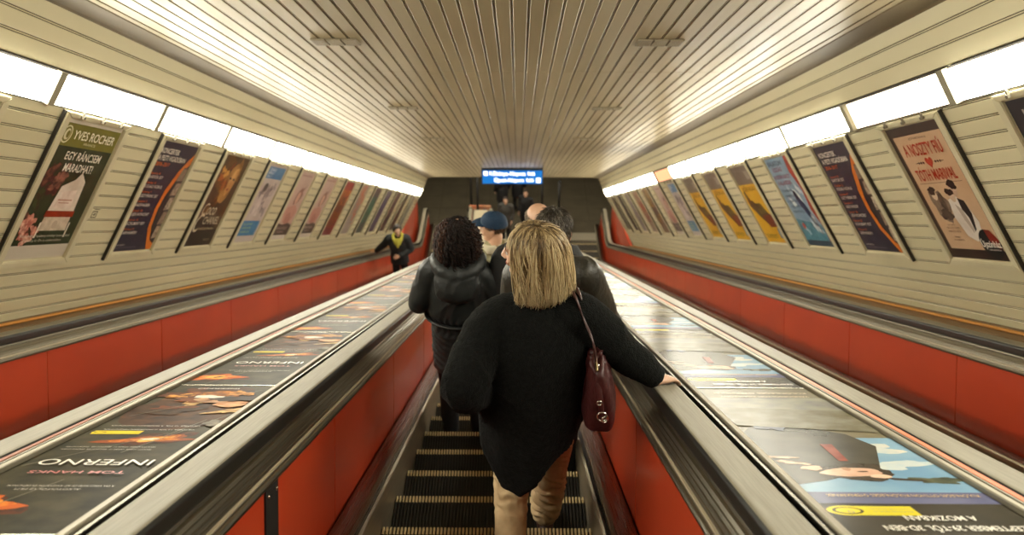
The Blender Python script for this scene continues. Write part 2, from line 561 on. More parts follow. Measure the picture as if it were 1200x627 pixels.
# ------------------------------------------------------------------ printed posters
def pmat(col, col2=None, gloss=.28, scale=14):
    key = 'print_%s_%s_%s' % (col, col2, gloss)
    if key in MATS: return MATS[key]
    m = mat(key, col, gloss, col2=col2, scale=scale, spec=.4)
    if gloss == DGL: m.node_tree.nodes['Principled BSDF'].inputs['IOR'].default_value = 1.07
    if gloss == DG: m.node_tree.nodes['Principled BSDF'].inputs['IOR'].default_value = 1.12
    return m
def ink(col): return col if isinstance(col, str) else col
def text_mesh(txt, bold=0., shear=0.):
    cu = bpy.data.curves.new('t', 'FONT')
    cu.body = txt
    cu.size = 1
    cu.offset = bold
    cu.shear = shear
    cu.resolution_u = 3
    o = bpy.data.objects.new('t', cu)
    COL.objects.link(o)
    return o
class Art:
    """flat print laid out in metres, x right and y up, origin at the lower left corner of the sheet"""
    def __init__(s, w, h, gloss=.28):
        s.w, s.h, s.g = w, h, gloss
        s.polys, s.mats, s.texts = [], [], []
        s.layer = 0
    def _m(s, m):
        if m not in s.mats: s.mats.append(m)
        return s.mats.index(m)
    def poly(s, pts, col, col2=None, scale=14):
        s.layer += 1
        pts = [(min(max(x, 0), s.w), min(max(y, 0), s.h)) for x, y in pts]
        s.polys.append((pts, s._m(pmat(col, col2, s.g, scale)), s.layer))
    def rect(s, x0, y0, x1, y1, col, col2=None, scale=14):
        s.poly([(x0, y0), (x1, y0), (x1, y1), (x0, y1)], col, col2, scale)
    def ell(s, cx, cy, rx, ry, col, col2=None, rot=0, n=24, scale=14):
        c, d = math.cos(R(rot)), math.sin(R(rot))
        s.poly([(cx + rx * math.cos(a) * c - ry * math.sin(a) * d, cy + rx * math.cos(a) * d + ry * math.sin(a) * c) for a in [2 * math.pi * i / n for i in range(n)]], col, col2, scale)
    def blob(s, cx, cy, rx, ry, col, col2=None, jag=.25, seed=1, rot=0, n=30, scale=14):
        rr = random.Random(seed)
        ph = [rr.uniform(0, 6.28) for _ in range(5)]
        c, d = math.cos(R(rot)), math.sin(R(rot))
        pts = []
        for i in range(n):
            a = 2 * math.pi * i / n
            k = 1 + jag * (math.sin(2 * a + ph[0]) * .35 + math.sin(3 * a + ph[1]) * .35 + math.sin(5 * a + ph[2]) * .3 + math.sin(9 * a + ph[3]) * .2)
            x, y = rx * k * math.cos(a), ry * k * math.sin(a)
            pts.append((cx + x * c - y * d, cy + x * d + y * c))
        s.poly(pts, col, col2, scale)
    def text(s, t, x, y, size, col, width=None, align='L', rot=0, bold=0., shear=0.):
        s.texts.append((t, x, y, size, s_m(col), width, align, rot, bold, shear))
    def build(s, root, name='print', z=0., lname='lettering'):
        vs, fs, mi = [], [], []
        for pts, m, ly in s.polys:
            k = len(vs)
            ar = sum(pts[i][0] * pts[(i + 1) % len(pts)][1] - pts[(i + 1) % len(pts)][0] * pts[i][1] for i in range(len(pts)))
            if ar < 0: pts = pts[::-1]
            vs += [(x, y, z + .0006 + ly * .00012) for x, y in pts]
            fs.append(tuple(range(k, k + len(pts)))); mi.append(m)
        # the sheet itself has a back
        k = len(vs)
        vs += [(0, 0, z - .001), (s.w, 0, z - .001), (s.w, s.h, z - .001), (0, s.h, z - .001), (0, 0, z + .0006), (s.w, 0, z + .0006), (s.w, s.h, z + .0006), (0, s.h, z + .0006)]
        for f in ((3, 2, 1, 0), (0, 1, 5, 4), (1, 2, 6, 5), (2, 3, 7, 6), (3, 0, 4, 7)):
            fs.append(tuple(k + i for i in f)); mi.append(0)
        o = pyobj(name, vs, fs, s.mats, root, mi=mi)
        if s.texts:
            tmp = [text_mesh(t[0], t[8], t[9]) for t in s.texts]
            bpy.context.view_layer.update()
            dg = bpy.context.evaluated_depsgraph_get()
            V, F, MI, ms = [], [], [], []
            zt = z + .0006 + (s.layer + 2) * .00012
            for t, ob in zip(s.texts, tmp):
                me = ob.evaluated_get(dg).to_mesh()
                n = len(me.vertices)
                if n:
                    co = np.empty(n * 3); me.vertices.foreach_get('co', co); co = co.reshape(-1, 3)
                    wd_ = co[:, 0].max() - co[:, 0].min()
                    co[:, 0] -= co[:, 0].min()
                    sx = t[3] * 1.37 if t[5] is None else t[5] / wd_
                    X = co[:, 0] * sx; Y = co[:, 1] * t[3] * 1.37
                    if t[6] == 'C': X = X - wd_ * sx / 2
                    if t[6] == 'R': X = X - wd_ * sx
                    c, d = math.cos(R(t[7])), math.sin(R(t[7]))
                    k = len(V)
                    V += [(t[1] + a * c - b_ * d, t[2] + a * d + b_ * c, zt) for a, b_ in zip(X, Y)]
                    if t[4] not in ms: ms.append(t[4])
                    for p in me.polygons:
                        F.append(tuple(k + i for i in p.vertices)); MI.append(ms.index(t[4]))
                ob.evaluated_get(dg).to_mesh_clear()
            for ob in tmp:
                cu = ob.data; bpy.data.objects.remove(ob); bpy.data.curves.remove(cu)
            pyobj(lname, V, F, ms, o, mi=MI)
        return o
def s_m(col): return pmat(col)

DG, DGL = .24, .32
PW, PH = .69, .965
def art_skincream():
    a = Art(PW, PH)
    a.rect(0, 0, PW, PH, '#c9bfae')
    a.rect(0, .095, PW, .80, '#26301c', '#36402a', 6)
    a.rect(0, .79, PW, .945, '#78742e')
    a.ell(.075, .868, .052, .060, '#d8d2b0'); a.ell(.075, .868, .043, .051, '#78742e'); a.ell(.078, .868, .030, .038, '#d8d2b0'); a.ell(.086, .868, .018, .026, '#78742e')
    a.text('YVES ROCHER', .145, .845, .062, '#efe9d0', .50, bold=.01)
    a.text('FRANCE', .30, .812, .018, '#d8d2b0', .14)
    for i in range(9):
        rr = random.Random(i)
        a.blob(.05 + rr.uniform(0, .2), .2 + rr.uniform(0, .42), .07, .05, ['#7a4a3c', '#5a2e30', '#a06a58', '#3a4a2a'][i % 4], '#3a2420', .6, i, 30 * i, scale=20)
    for i in range(7):
        rr = random.Random(40 + i)
        a.blob(.03 + rr.uniform(0, .2), .13 + rr.uniform(0, .17), .05, .035, ['#e0a08a', '#d88a76', '#efc0a8'][i % 3], '#a85a4c', .6, i + 9, 20 * i, scale=30)
    a.text('EGY RÁNCSEM', .16, .705, .058, '#e9e4d2', .42, bold=.012)
    a.text('MARADHAT!', .20, .625, .058, '#e9e4d2', .34, bold=.012)
    a.poly([(.24, .20), (.56, .20), (.55, .31), (.25, .31)], '#d9c9b4', '#b9a890')
    a.poly([(.235, .30), (.575, .30), (.57, .345), (.24, .345)], '#a03418', '#842810')
    a.poly([(.25, .345), (.555, .345), (.53, .56), (.45, .625), (.40, .57), (.28, .52)], '#e2d4c6', '#cfc0ae', 8)
    a.poly([(.29, .36), (.50, .36), (.48, .50), (.31, .48)], '#ead9cc', '#d9c2b4')
    a.rect(.31, .42, .47, .428, '#b8806c'); a.rect(.33, .40, .45, .406, '#b8806c')
    a.ell(.40, .245, .03, .03, '#c2b09a')
    a.rect(.23, .15, .245, .26, '#e6ddc8'); a.rect(.565, .15, .58, .26, '#e6ddc8')
    a.text('Bizonyítottan hatékony növényi kivonatokkal', .08, .155, .020, '#c9c4b0', .56)
    a.text('Próbálja ki Ön is üzleteinkben', .14, .122, .018, '#c9c4b0', .42)
    return a
def art_concert():
    a = Art(PW, PH)
    a.rect(0, 0, PW, PH, '#2b2638', '#332c3e', 5)
    # orange bow and the pale flute beside it
    def arc(r0, r1, col, c2, x0=.98, y0=.36, a0=100, a1=222):
        n = 24
        p = [(x0 + r0 * .86 * math.cos(R(a0 + (a1 - a0) * i / n)), y0 + r0 * math.sin(R(a0 + (a1 - a0) * i / n))) for i in range(n + 1)]
        q = [(x0 + r1 * .86 * math.cos(R(a1 + (a0 - a1) * i / n)), y0 + r1 * math.sin(R(a1 + (a0 - a1) * i / n))) for i in range(n + 1)]
        a.poly(p + q, col, c2)
    a.poly([(.69, .0), (.69, .90), (.62, .84), (.52, .72), (.44, .55), (.42, .38), (.46, .20), (.56, .06), (.60, 0)], '#d9781f', '#c96a18')
    a.poly([(.69, .05), (.69, .80), (.63, .76), (.55, .64), (.49, .50), (.475, .38), (.51, .22), (.60, .09)], '#3a3230', '#2c2630')
    for i in range(5):
        y = .10 + i * .135
        a.poly([(.60 - i * .012, y), (.685, y + .01), (.685, y + .125), (.615 - i * .006, y + .115)], ['#c9b49a', '#a8927c', '#d8c8b0', '#b8a48e', '#8e7c6c'][i], '#7a6a5c', 30)
        a.rect(.60, y + .118, .685, y + .128, '#4a3c34')
    a.text('KONCERTEK', .05, .865, .045, '#e6ded2', .33, bold=.015)
    a.text('A PESTI VIGADÓBAN', .05, .805, .045, '#e6ded2', .50, bold=.012)
    a.text('2016–2017', .05, .755, .034, '#d9661f', .25, bold=.01)
    y = .68
    for n, (t, u) in enumerate((('Szeptember 28.', 'BARTÓK EST'), ('Október 12.', 'KODÁLY KÓRUS'), ('November 9.', 'LISZT FERENC EST'), ('December 14.', 'KARÁCSONYI HANGVERSENY'), ('Január 18.', 'ÚJÉVI KONCERT'), ('Február 22.', 'SCHUBERT EST'), ('Március 15.', 'ÜNNEPI HANGVERSENY'))):
        a.text(t, .05, y, .020, '#d9661f', .17)
        a.text(u, .05, y - .036, .026, '#d8d0c6', .30 if n % 3 else .24, bold=.008)
        y -= .082
    a.text('www.vigado.hu', .05, .05, .018, '#d8d0c6', .14)
    a.rect(.05, .03, .40, .033, '#8a8090')
    return a
def art_golden():
    a = Art(PW, PH)
    a.rect(0, 0, PW, PH, '#3a281a', '#56402a', 5)
    for i in range(16):
        rr = random.Random(i + 3)
        a.blob(.1 + rr.uniform(0, .55), .35 + rr.uniform(0, .58), .11, .07, ['#6a4a24', '#8a6230', '#4a3018', '#a8783a', '#2e1e14'][i % 5], '#5a3c1e', .5, i, 37 * i, scale=22)
    a.blob(.42, .68, .15, .21, '#b8884a', '#8a5e2e', .12, 5, -12, scale=7)
    a.blob(.47, .70, .08, .15, '#d8aa6a', '#b88448', .1, 6, -12, scale=7)
    a.ell(.40, .735, .03, .012, '#3a2414', rot=-10); a.ell(.50, .725, .03, .012, '#3a2414', rot=-10)
    a.blob(.45, .615, .035, .012, '#8a3a20', None, .1, 2)
    for i in range(10):
        rr = random.Random(i + 60)
        a.blob(.12 + rr.uniform(0, .25), .62 + rr.uniform(0, .25), .05, .03, ['#a85a24', '#d09a4a', '#7a3a18'][i % 3], None, .7, i, 50 * i)
    a.poly([(0, 0), (PW, 0), (PW, .16), (.4, .25), (0, .30)], '#221612', '#2e1e18')
    a.text('Coco', .09, .335, .13, '#d8ccb0', .34, shear=.25)
    a.text('CHANEL', .22, .235, .085, '#d8ccb0', .40, bold=.005)
    a.text('C', .06, .15, .21, '#d8ccb0', .14, shear=.25)
    a.text('musical két felvonásban', .20, .175, .03, '#c8b890', .38)
    a.text('MADÁCH', .46, .05, .024, '#c8b890', .14)
    return a
def art_sketch():
    a = Art(PW, PH)
    a.rect(0, 0, PW, PH, '#c9bdb6', '#bdb0aa', 5)
    a.rect(.06, .80, .66, .945, '#3f78a8', '#4d86b4')
    a.text('SZÍNHÁZI', .10, .895, .032, '#dfe6ea', .22, bold=.01); a.text('BÉRLET', .10, .855, .032, '#dfe6ea', .20, bold=.01); a.text('2016/17', .10, .815, .026, '#dfe6ea', .16)
    for i in range(20):
        rr = random.Random(i + 11)
        a.blob(.12 + rr.uniform(0, .46), .33 + rr.uniform(0, .40), .045, .05, ['#55494a', '#7a6c6c', '#a89a98', '#3c3234', '#e0d6d0'][i % 5], '#94878a', .7, i, 31 * i, scale=26)
    a.ell(.24, .69, .07, .055, '#352b2c'); a.poly([(.20, .60), (.30, .60), (.37, .33), (.14, .33)], '#ded4ce', '#c9bcb8')
    a.rect(.05, .08, .62, .27, '#2f76aa', '#3c82b4')
    for i, t in enumerate(('ÚJ ÉVAD', 'ÚJ BEMUTATÓK', 'MINDEN ESTE')):
        a.text(t, .10, .215 - i * .05, .026, '#c8d860', .30)
    a.rect(0, 0, PW, .06, '#c9bdb6')
    return a
def art_lady():
    a = Art(PW, PH)
    a.rect(0, 0, PW, PH, '#cdb6aa', '#c2a89e', 3)
    a.rect(.10, .905, .60, .93, '#b08a80')
    a.blob(.40, .62, .13, .12, '#7a4436', '#8e5848', .25, 3, 20)
    a.blob(.39, .60, .075, .09, '#dcb8a4', '#cfa692', .08, 4)
    a.poly([(.40, .70), (.52, .76), (.58, .82), (.50, .70)], '#7a4436')
    a.blob(.36, .36, .24, .15, '#c99a8a', '#bf8e80', .2, 8, scale=6)
    a.blob(.36, .30, .13, .08, '#b67f70', '#a87468', .3, 9)
    a.poly([(0, .06), (PW, .06), (PW, .20), (.5, .235), (.25, .21), (0, .24)], '#3e302e', '#52403c')
    a.text('KÖNNYŰ KÖZÉRZET', .10, .14, .038, '#c9b4a8', .46, bold=.01); a.text('MINDEN NAP', .20, .09, .03, '#c9b4a8', .28)
    a.rect(0, 0, PW, .06, '#d8ccc0')
    return a
def art_bands(cols, seed, words=()):
    a = Art(PW, PH)
    a.rect(0, 0, PW, PH, cols[0], cols[1], 4)
    n = len(cols)
    y = PH
    rr = random.Random(seed)
    for i, c in enumerate(cols):
        h = PH / n
        a.poly([(0, y - h * (1 + rr.uniform(-.1, .1))), (PW, y - h * (1 + rr.uniform(-.3, .3))), (PW, y), (0, y)], c, cols[(i + 1) % n], 7)
        y -= h
    for i in range(7):
        a.blob(rr.uniform(.12, .56), rr.uniform(.15, .85), rr.uniform(.05, .13), rr.uniform(.03, .08), rr.choice(cols), rr.choice(cols), .5, seed * 10 + i, rr.uniform(0, 90), scale=12)
    for i, (t, yy, c) in enumerate(words):
        a.text(t, PW / 2, yy, .05, c, .5, 'C', bold=.01)
    return a
def art_wedding():
    a = Art(PW, PH)
    a.rect(0, 0, PW, PH, '#30201c', '#3a2824', 5)
    a.rect(.05, .07, .645, .90, '#cfae8c', '#c4a07e', 3)
    a.text('ÚJSZÍNHÁZ bemutatja', .24, .868, .016, '#6a4a38', .22)
    a.text('A NOSZTY FIÚ', .11, .755, .088, '#b83418', .47, bold=.014)
    a.text('TÓTH MARIVAL', .11, .575, .082, '#b83418', .47, bold=.014)
    hx, hy = .345, .70
    a.poly([(hx + .045 * 16 / 16 * math.sin(t) ** 3, hy + .045 / 16 * (13 * math.cos(t) - 5 * math.cos(2 * t) - 2 * math.cos(3 * t) - math.cos(4 * t))) for t in [2 * math.pi * i / 30 for i in range(30)]], '#c24028', '#b03420')
    for s in (-1, 1):
        a.rect(hx + s * .06, hy - .002, hx + s * .17, hy + .003, '#5a3428')
        for j in range(3): a.ell(hx + s * (.075 + j * .028), hy, .009 - j * .001, .010, '#4a2a22')
    a.rect(.09, .552, .60, .556, '#8a6a54')
    # two small figures by a fence and a couple in white and black
    a.blob(.215, .39, .085, .125, '#7a6656', '#8e7a68', .35, 4, 8, scale=24)
    a.ell(.19, .475, .035, .045, '#d8bfa4'); a.blob(.185, .50, .045, .03, '#3c2c26', None, .3, 2)
    a.blob(.25, .41, .035, .07, '#4c3c34', '#6a5648', .3, 6); a.blob(.225, .325, .06, .05, '#3c2e2a', '#5c4a40', .4, 3)
    a.poly([(.34, .17), (.30, .30), (.33, .43), (.42, .46), (.50, .40), (.545, .27), (.50, .165), (.42, .13)], '#e0d6cc', '#d0c4b8', 6)
    a.poly([(.44, .44), (.50, .42), (.515, .33), (.475, .22), (.45, .20), (.46, .30), (.43, .36)], '#2a2426')
    a.poly([(.38, .40), (.43, .36), (.45, .22), (.43, .19), (.40, .28)], '#b6a698')
    a.ell(.445, .50, .038, .048, '#c8a890'); a.blob(.455, .535, .05, .032, '#241c1c', None, .25, 5)
    a.ell(.395, .455, .034, .042, '#d4b69c'); a.blob(.385, .485, .045, .026, '#2e2422', None, .25, 7)
    for i, (y, w_) in enumerate(((.245, .09), (.222, .15), (.195, .15), (.155, .07), (.132, .12))):
        a.text(['Szereplők', 'KOVÁCS ÉS TÁRSAI', 'SZABÓ ÉS KÓRUSA', 'Rendező', 'HORVÁTH'][i], .21, y, .013, '#6a4c3c', w_, 'C')
    a.ell(.545, .115, .105, .105, '#1c1a1e'); a.poly([(.54, .22), (.60, .215), (.645, .15), (.63, .08), (.56, .12)], '#7a2018', '#8e2c20')
    a.text('Újszínház', .445, .095, .048, '#eee8dc', .20, bold=.015); a.text('www.ujszinhaz.hu', .50, .072, .013, '#eee8dc', .12)
    return a
def art_diver():
    a = Art(PW, PH)
    a.rect(0, 0, PW, PH, '#7a9ab4', '#94aec2', 4)
    a.poly([(0, .0), (PW, 0), (PW, .22), (0, .30)], '#3f7c94', '#5a94a6')
    a.poly([(.60, .0), (PW, 0), (PW, PH), (.56, PH), (.52, .8), (.60, .6), (.55, .4), (.63, .2)], '#b8402e', '#a03428')
    a.text('BALATON', .04, .885, .05, '#3a4468', .40, bold=.012); a.text('ÚSZÁS', .10, .82, .045, '#8a2e5c', .26, bold=.012)
    a.text('A NYÁR NAGY', .03, .74, .046, '#8a2e5c', .46, bold=.014); a.text('KALANDJA', .06, .675, .046, '#8a2e5c', .38, bold=.014)
    for i in range(5):
        a.text(['Nevezés', 'minden nap', 'a parton', 'vagy online', 'szeptemberig'][i], .05 + .02 * (i % 2), .60 - i * .058, .034, '#2c3c5c', .30)
    for i in range(8):
        rr = random.Random(i + 21)
        a.blob(.12 + rr.uniform(0, .42), .12 + rr.uniform(0, .52), .07, .03, ['#dce6ea', '#a9c2d0', '#c8d8e0'][i % 3], None, .6, i, -50)
    a.blob(.42, .42, .055, .16, '#24304e', '#34446a', .2, 4, 28); a.ell(.36, .555, .045, .05, '#1e2844'); a.blob(.50, .24, .05, .10, '#2a3656', '#dfe6ea', .3, 6, 15)
    a.ell(.14, .22, .035, .035, '#b8402e')
    a.rect(0, 0, PW, .06, '#32485c')
    return a
def art_yellow():
    a = Art(PW, PH)
    a.rect(0, 0, PW, PH, '#dba61c', '#e6b832', 4)
    a.rect(0, .74, PW, PH, '#6e6054', '#7c6e62', 3)
    a.text('ŐSZI AKCIÓ', .06, .90, .036, '#8e8074', .4); a.rect(.46, .80, .60, .90, '#94887c', '#a89c8e', 12)
    a.text('BŐRVÁSÁR', .10, .655, .055, '#8a5a10', .48, bold=.01)
    a.poly([(.08, .62), (.18, .50), (.45, .47), (.64, .30), (.60, .22), (.35, .24), (.20, .34), (.05, .47)], '#4c3420', '#5e4428', 9)
    a.poly([(.22, .50), (.45, .50), (.55, .38), (.30, .36)], '#7a6a2c', '#5a4c24', 9)
    a.poly([(.30, .34), (.64, .36), (.62, .20), (.40, .19)], '#7e3018', '#6a2614', 6)
    a.poly([(.06, .64), (.10, .67), (.16, .55), (.08, .52)], '#3a2818')
    a.blob(.28, .47, .12, .045, '#3a2c1c', '#6a5030', .4, 4, -20)
    a.text('SZÖVETKEZET', .06, .055, .048, '#5c4410', .40, bold=.01)
    a.poly([(.55, .06), (.66, .05), (.66, .17), (.57, .19)], '#54627a', '#8494a4')
    return a
POSTERS_L = [
    (lambda: art_bands(['#3a3230', '#5a4c42', '#2c2624'], 91), 'poster cut off by the left picture edge, nearest frame on the left wall', 'half hidden poster'),
    (art_skincream, 'framed skin cream poster, dark green with a white bottle and olive header', 'dark green skin cream poster'),
    (art_concert, 'framed navy concert poster with an orange bow on the left wall', 'navy and orange concert poster of the left wall'),
    (art_golden, 'framed brown poster with a golden face and large script lettering', 'brown poster with a golden face'),
    (art_sketch, 'framed white poster with ink figures and two blue boxes on the left wall', 'white and blue sketch poster of the left wall'),
    (art_lady, 'pale pink poster of a woman beside the sketch poster on the left wall', 'first pale pink poster of the left wall'),
    (art_lady, 'pale pink poster of a woman beside the crimson poster on the left wall', 'second pale pink poster of the left wall'),
    (lambda: art_bands(['#8e2a38', '#a83a30', '#c97a24', '#5a2430', '#7a3a20', '#8a5a1e', '#6a1e28'], 7), 'framed crimson and orange poster on the left wall, next to the pink ones', 'crimson and orange poster'),
    (lambda: art_bands(['#a89c8c', '#c05a30', '#a08a7a', '#8e8480', '#a59a94'], 8), 'framed grey poster with one orange band on the left wall', 'grey poster with an orange band'),
    (lambda: art_bands(['#4a2838', '#3a3040', '#1e6a54', '#2c7a5c', '#3a5a50'], 9), 'framed poster, dark above and green below, on the left wall', 'dark and green poster'),
    (lambda: art_bands(['#5a4a68', '#3e3a5c', '#4c4468', '#34304a'], 10), 'framed violet poster far down the left wall', 'violet poster'),
    (lambda: art_bands(['#4c2430', '#6a3440', '#38202c', '#2c1c28'], 11), 'framed maroon poster far down the left wall, after the violet one', 'maroon poster'),
    (lambda: art_bands(['#2e2420', '#4a3628', '#3c2a24', '#5a2e24'], 12), 'framed dark brown poster far down the left wall, last but one', 'dark brown poster, last but one'),
    (lambda: art_bands(['#8a8478', '#a09a8a', '#787468'], 13), 'framed greyish poster at the far end of the left wall, above the red landing', 'greyish last poster of the left wall'),
]
POSTERS_R = [
    (lambda: art_bands(['#24222c', '#2e2a34', '#1e1c24'], 31, (('LAPOZZ', .86, '#c8c4bc'), ('PONTOT', .79, '#c8c4bc'), ('GYŰJTS', .72, '#c8c4bc'))), 'framed near black poster cut off by the right picture edge', 'near black poster at the right'),
    (art_wedding, 'framed beige theatre poster with red title and heart, dark border', 'beige theatre poster'),
    (art_concert, 'framed navy concert poster with an orange bow on the right wall', 'navy and orange concert poster of the right wall'),
    (art_diver, 'framed light blue poster with a diving figure and a red edge', 'blue diver poster'),
    (art_yellow, 'framed yellow and grey poster beside the blue diver poster', 'yellow poster next to the blue diver poster'),
    (art_yellow, 'framed yellow and grey poster in the middle of the three alike on the right wall', 'middle one of the three yellow posters'),
    (art_yellow, 'framed yellow and grey poster beside the white sketch poster on the right wall', 'yellow poster beside the sketch poster'),
    (art_sketch, 'framed white poster with ink figures and two blue boxes on the right wall', 'white sketch poster of the right wall'),
    (art_lady, 'framed pale pink poster with a dark foot on the right wall', 'pale pink poster of the right wall'),
    (lambda: art_bands(['#6a6068', '#c0922a', '#4a3834', '#5a4640', '#8a6420'], 15), 'framed brown poster with a yellow band on the right wall', 'brown poster with a yellow band'),
    (lambda: art_bands(['#b8a890', '#a85a3a', '#8e3a24', '#5a241c'], 16), 'framed rust red poster far down the right wall', 'rust red poster'),
    (lambda: art_bands(['#8a7e7a', '#9a8e88', '#6e6668', '#7e7478'], 17), 'framed grey poster far down the right wall, after the rust red one', 'grey poster far down the right wall'),
    (lambda: art_bands(['#2a2222', '#3a2e2c', '#2e2428'], 18), 'framed blackish poster far down the right wall, last but one', 'blackish poster of the right wall'),
    (lambda: art_bands(['#5a5248', '#4a443c', '#3a342e'], 19), 'framed dark grey poster at the far end of the right wall, above the red landing', 'dark grey last poster of the right wall'),
]
FW, FH, FB = .865, 1.10, .066
def frame_mesh(root):
    bm = bmesh.new()
    t = .030
    # four mitred bars, bevelled
    def bar(p):
        vs = []
        for z in (0, t):
            i = .006 if z else 0
            vs.append([bm.verts.new((x, y, z)) for x, y in p])
        n = len(p)
        bm.faces.new(vs[0][::-1]); bm.faces.new(vs[1])
        for k in range(n): bm.faces.new((vs[0][k], vs[0][(k + 1) % n], vs[1][(k + 1) % n], vs[1][k]))
    b = FB
    bar([(0, 0), (FW, 0), (FW - b, b - .02), (b, b - .02)])
    bar([(b, FH - b + .03), (FW - b, FH - b + .03), (FW, FH), (0, FH)])
    bar([(0, 0), (b, b - .02), (b, FH - b + .03), (0, FH)])
    bar([(FW, 0), (FW, FH), (FW - b, FH - b + .03), (FW - b, b - .02)])
    bmesh.ops.recalc_face_normals(bm, faces=bm.faces)
    es = [e for e in bm.edges if all(v.co.z > t - .001 for v in e.verts)]
    bmesh.ops.bevel(bm, geom=es, offset=.005, segments=2, affect='EDGES')
    me = bpy.data.meshes.new('frame'); bm.to_mesh(me); bm.free(); me.materials.append(M_FRAMECREAM)
    return me
FRAME = frame_mesh(None)
_bm = bmesh.new(); box(_bm, .012, FW - .012, .012, FH - .012, .001, .010); BOARD = bpy.data.meshes.new('backing_board'); _bm.to_mesh(BOARD); _bm.free(); BOARD.materials.append(M_FRAMECREAM)
M_CLIP = mat('clip_metal', (.16, .14, .10), .5)
_bm = bmesh.new(); box(_bm, -.006, .006, -.012, .028, 0, .012); box(_bm, -.012, .012, -.014, .004, 0, .020); CLIP = bpy.data.meshes.new('clip'); _bm.to_mesh(CLIP); _bm.free(); CLIP.materials.append(M_CLIP)
_bm = bmesh.new(); box(_bm, FW, FW + .012, -.012, FH, .0, .022); SHADE = bpy.data.meshes.new('frame_shade'); _bm.to_mesh(SHADE); _bm.free(); SHADE.materials.append(M_DARKGAP)  # dark strip standing in for the shadow beside each frame
_cache = {}
def poster(side, D, fn, label):
    s = -1 if side == 'L' else 1
    foot, top = (WL if s < 0 else WR)
    f3 = C0 + Vector((foot[0], 0, 0)) - NV * foot[1]
    t3 = C0 + Vector((top[0], 0, 0)) - NV * top[1]
    ey = (t3 - f3).normalized()
    ex = DV if s < 0 else -DV
    ez = ex.cross(ey).normalized()
    org = t3 - ey * (FH + .012) + DV * (D if s < 0 else D + FW) + ez * .0005
    root = empty('framed_poster')
    m = Matrix((ex, ey, ez)).transposed().to_4x4(); m.translation = org
    root.matrix_world = m
    tag(root, label, 'poster', 'framed posters on the %s wall' % ('left' if s < 0 else 'right'))
    link('frame', FRAME, root); link('backing_board', BOARD, root)
    e = link('frame_shade', SHADE, root)
    if s < 0: e.location.x = -FW - .012
    for q in (.2, .5, .8):
        c = link('clip', CLIP, root); c.location = (FW * q, FH - .010, .030)
    key = fn if not fn.__name__ == '<lambda>' else None
    sx, sy = 1.075, 1.03
    ox, oy = (FW - PW * sx) / 2 + (-.014 if s < 0 else .010), (FH - PH * sy) / 2 + .006
    if key in _cache:
        a, kids = _cache[key]
        o = link('print', a.data, root); o.scale = (sx, sy, 1); o.location = (ox, oy, .012)
        for k in kids: link('lettering', k.data, o)
    else:
        o = fn().build(root); o.scale = (sx, sy, 1); o.location = (ox, oy, .012)
        if key: _cache[key] = (o, list(o.children))
    return root
for i, (fn, lab, short) in enumerate(POSTERS_L):
    poster('L', 5.27 + 1.445 * (i - 1), fn, lab)
for i, (fn, lab, short) in enumerate(POSTERS_R):
    poster('R', 5.13 + 1.445 * (i - 1), fn, lab)
for side, d, PL in (('L', 5.013, POSTERS_L), ('R', 4.868, POSTERS_R)):
    for i in range(-4, 14):
        df = M_LAMP
        st = 'glowing white'
        if side == 'R' and i == 0: df, st = M_LAMPDIM, 'dimmer streaky'
        if side == 'R' and i == 6: df, st = M_LAMPDEAD, 'failing orange'
        k = i + 1
        if 0 <= k < len(PL): lab = '%s light panel directly above the %s' % (st, PL[k][2])
        elif k < 0: lab = 'light panel of the %s row behind the camera' % ('left' if side == 'L' else 'right')
        else: lab = '%s light panel at the lower end of the %s row' % (st, 'left' if side == 'L' else 'right')
        d0 = d + (1.462 if side == 'L' else 1.47) * i
        lamp(side, d0, min(d0 + 1.46, D1), df, lab)

# ------------------------------------------------------------------ posters lying on the decks

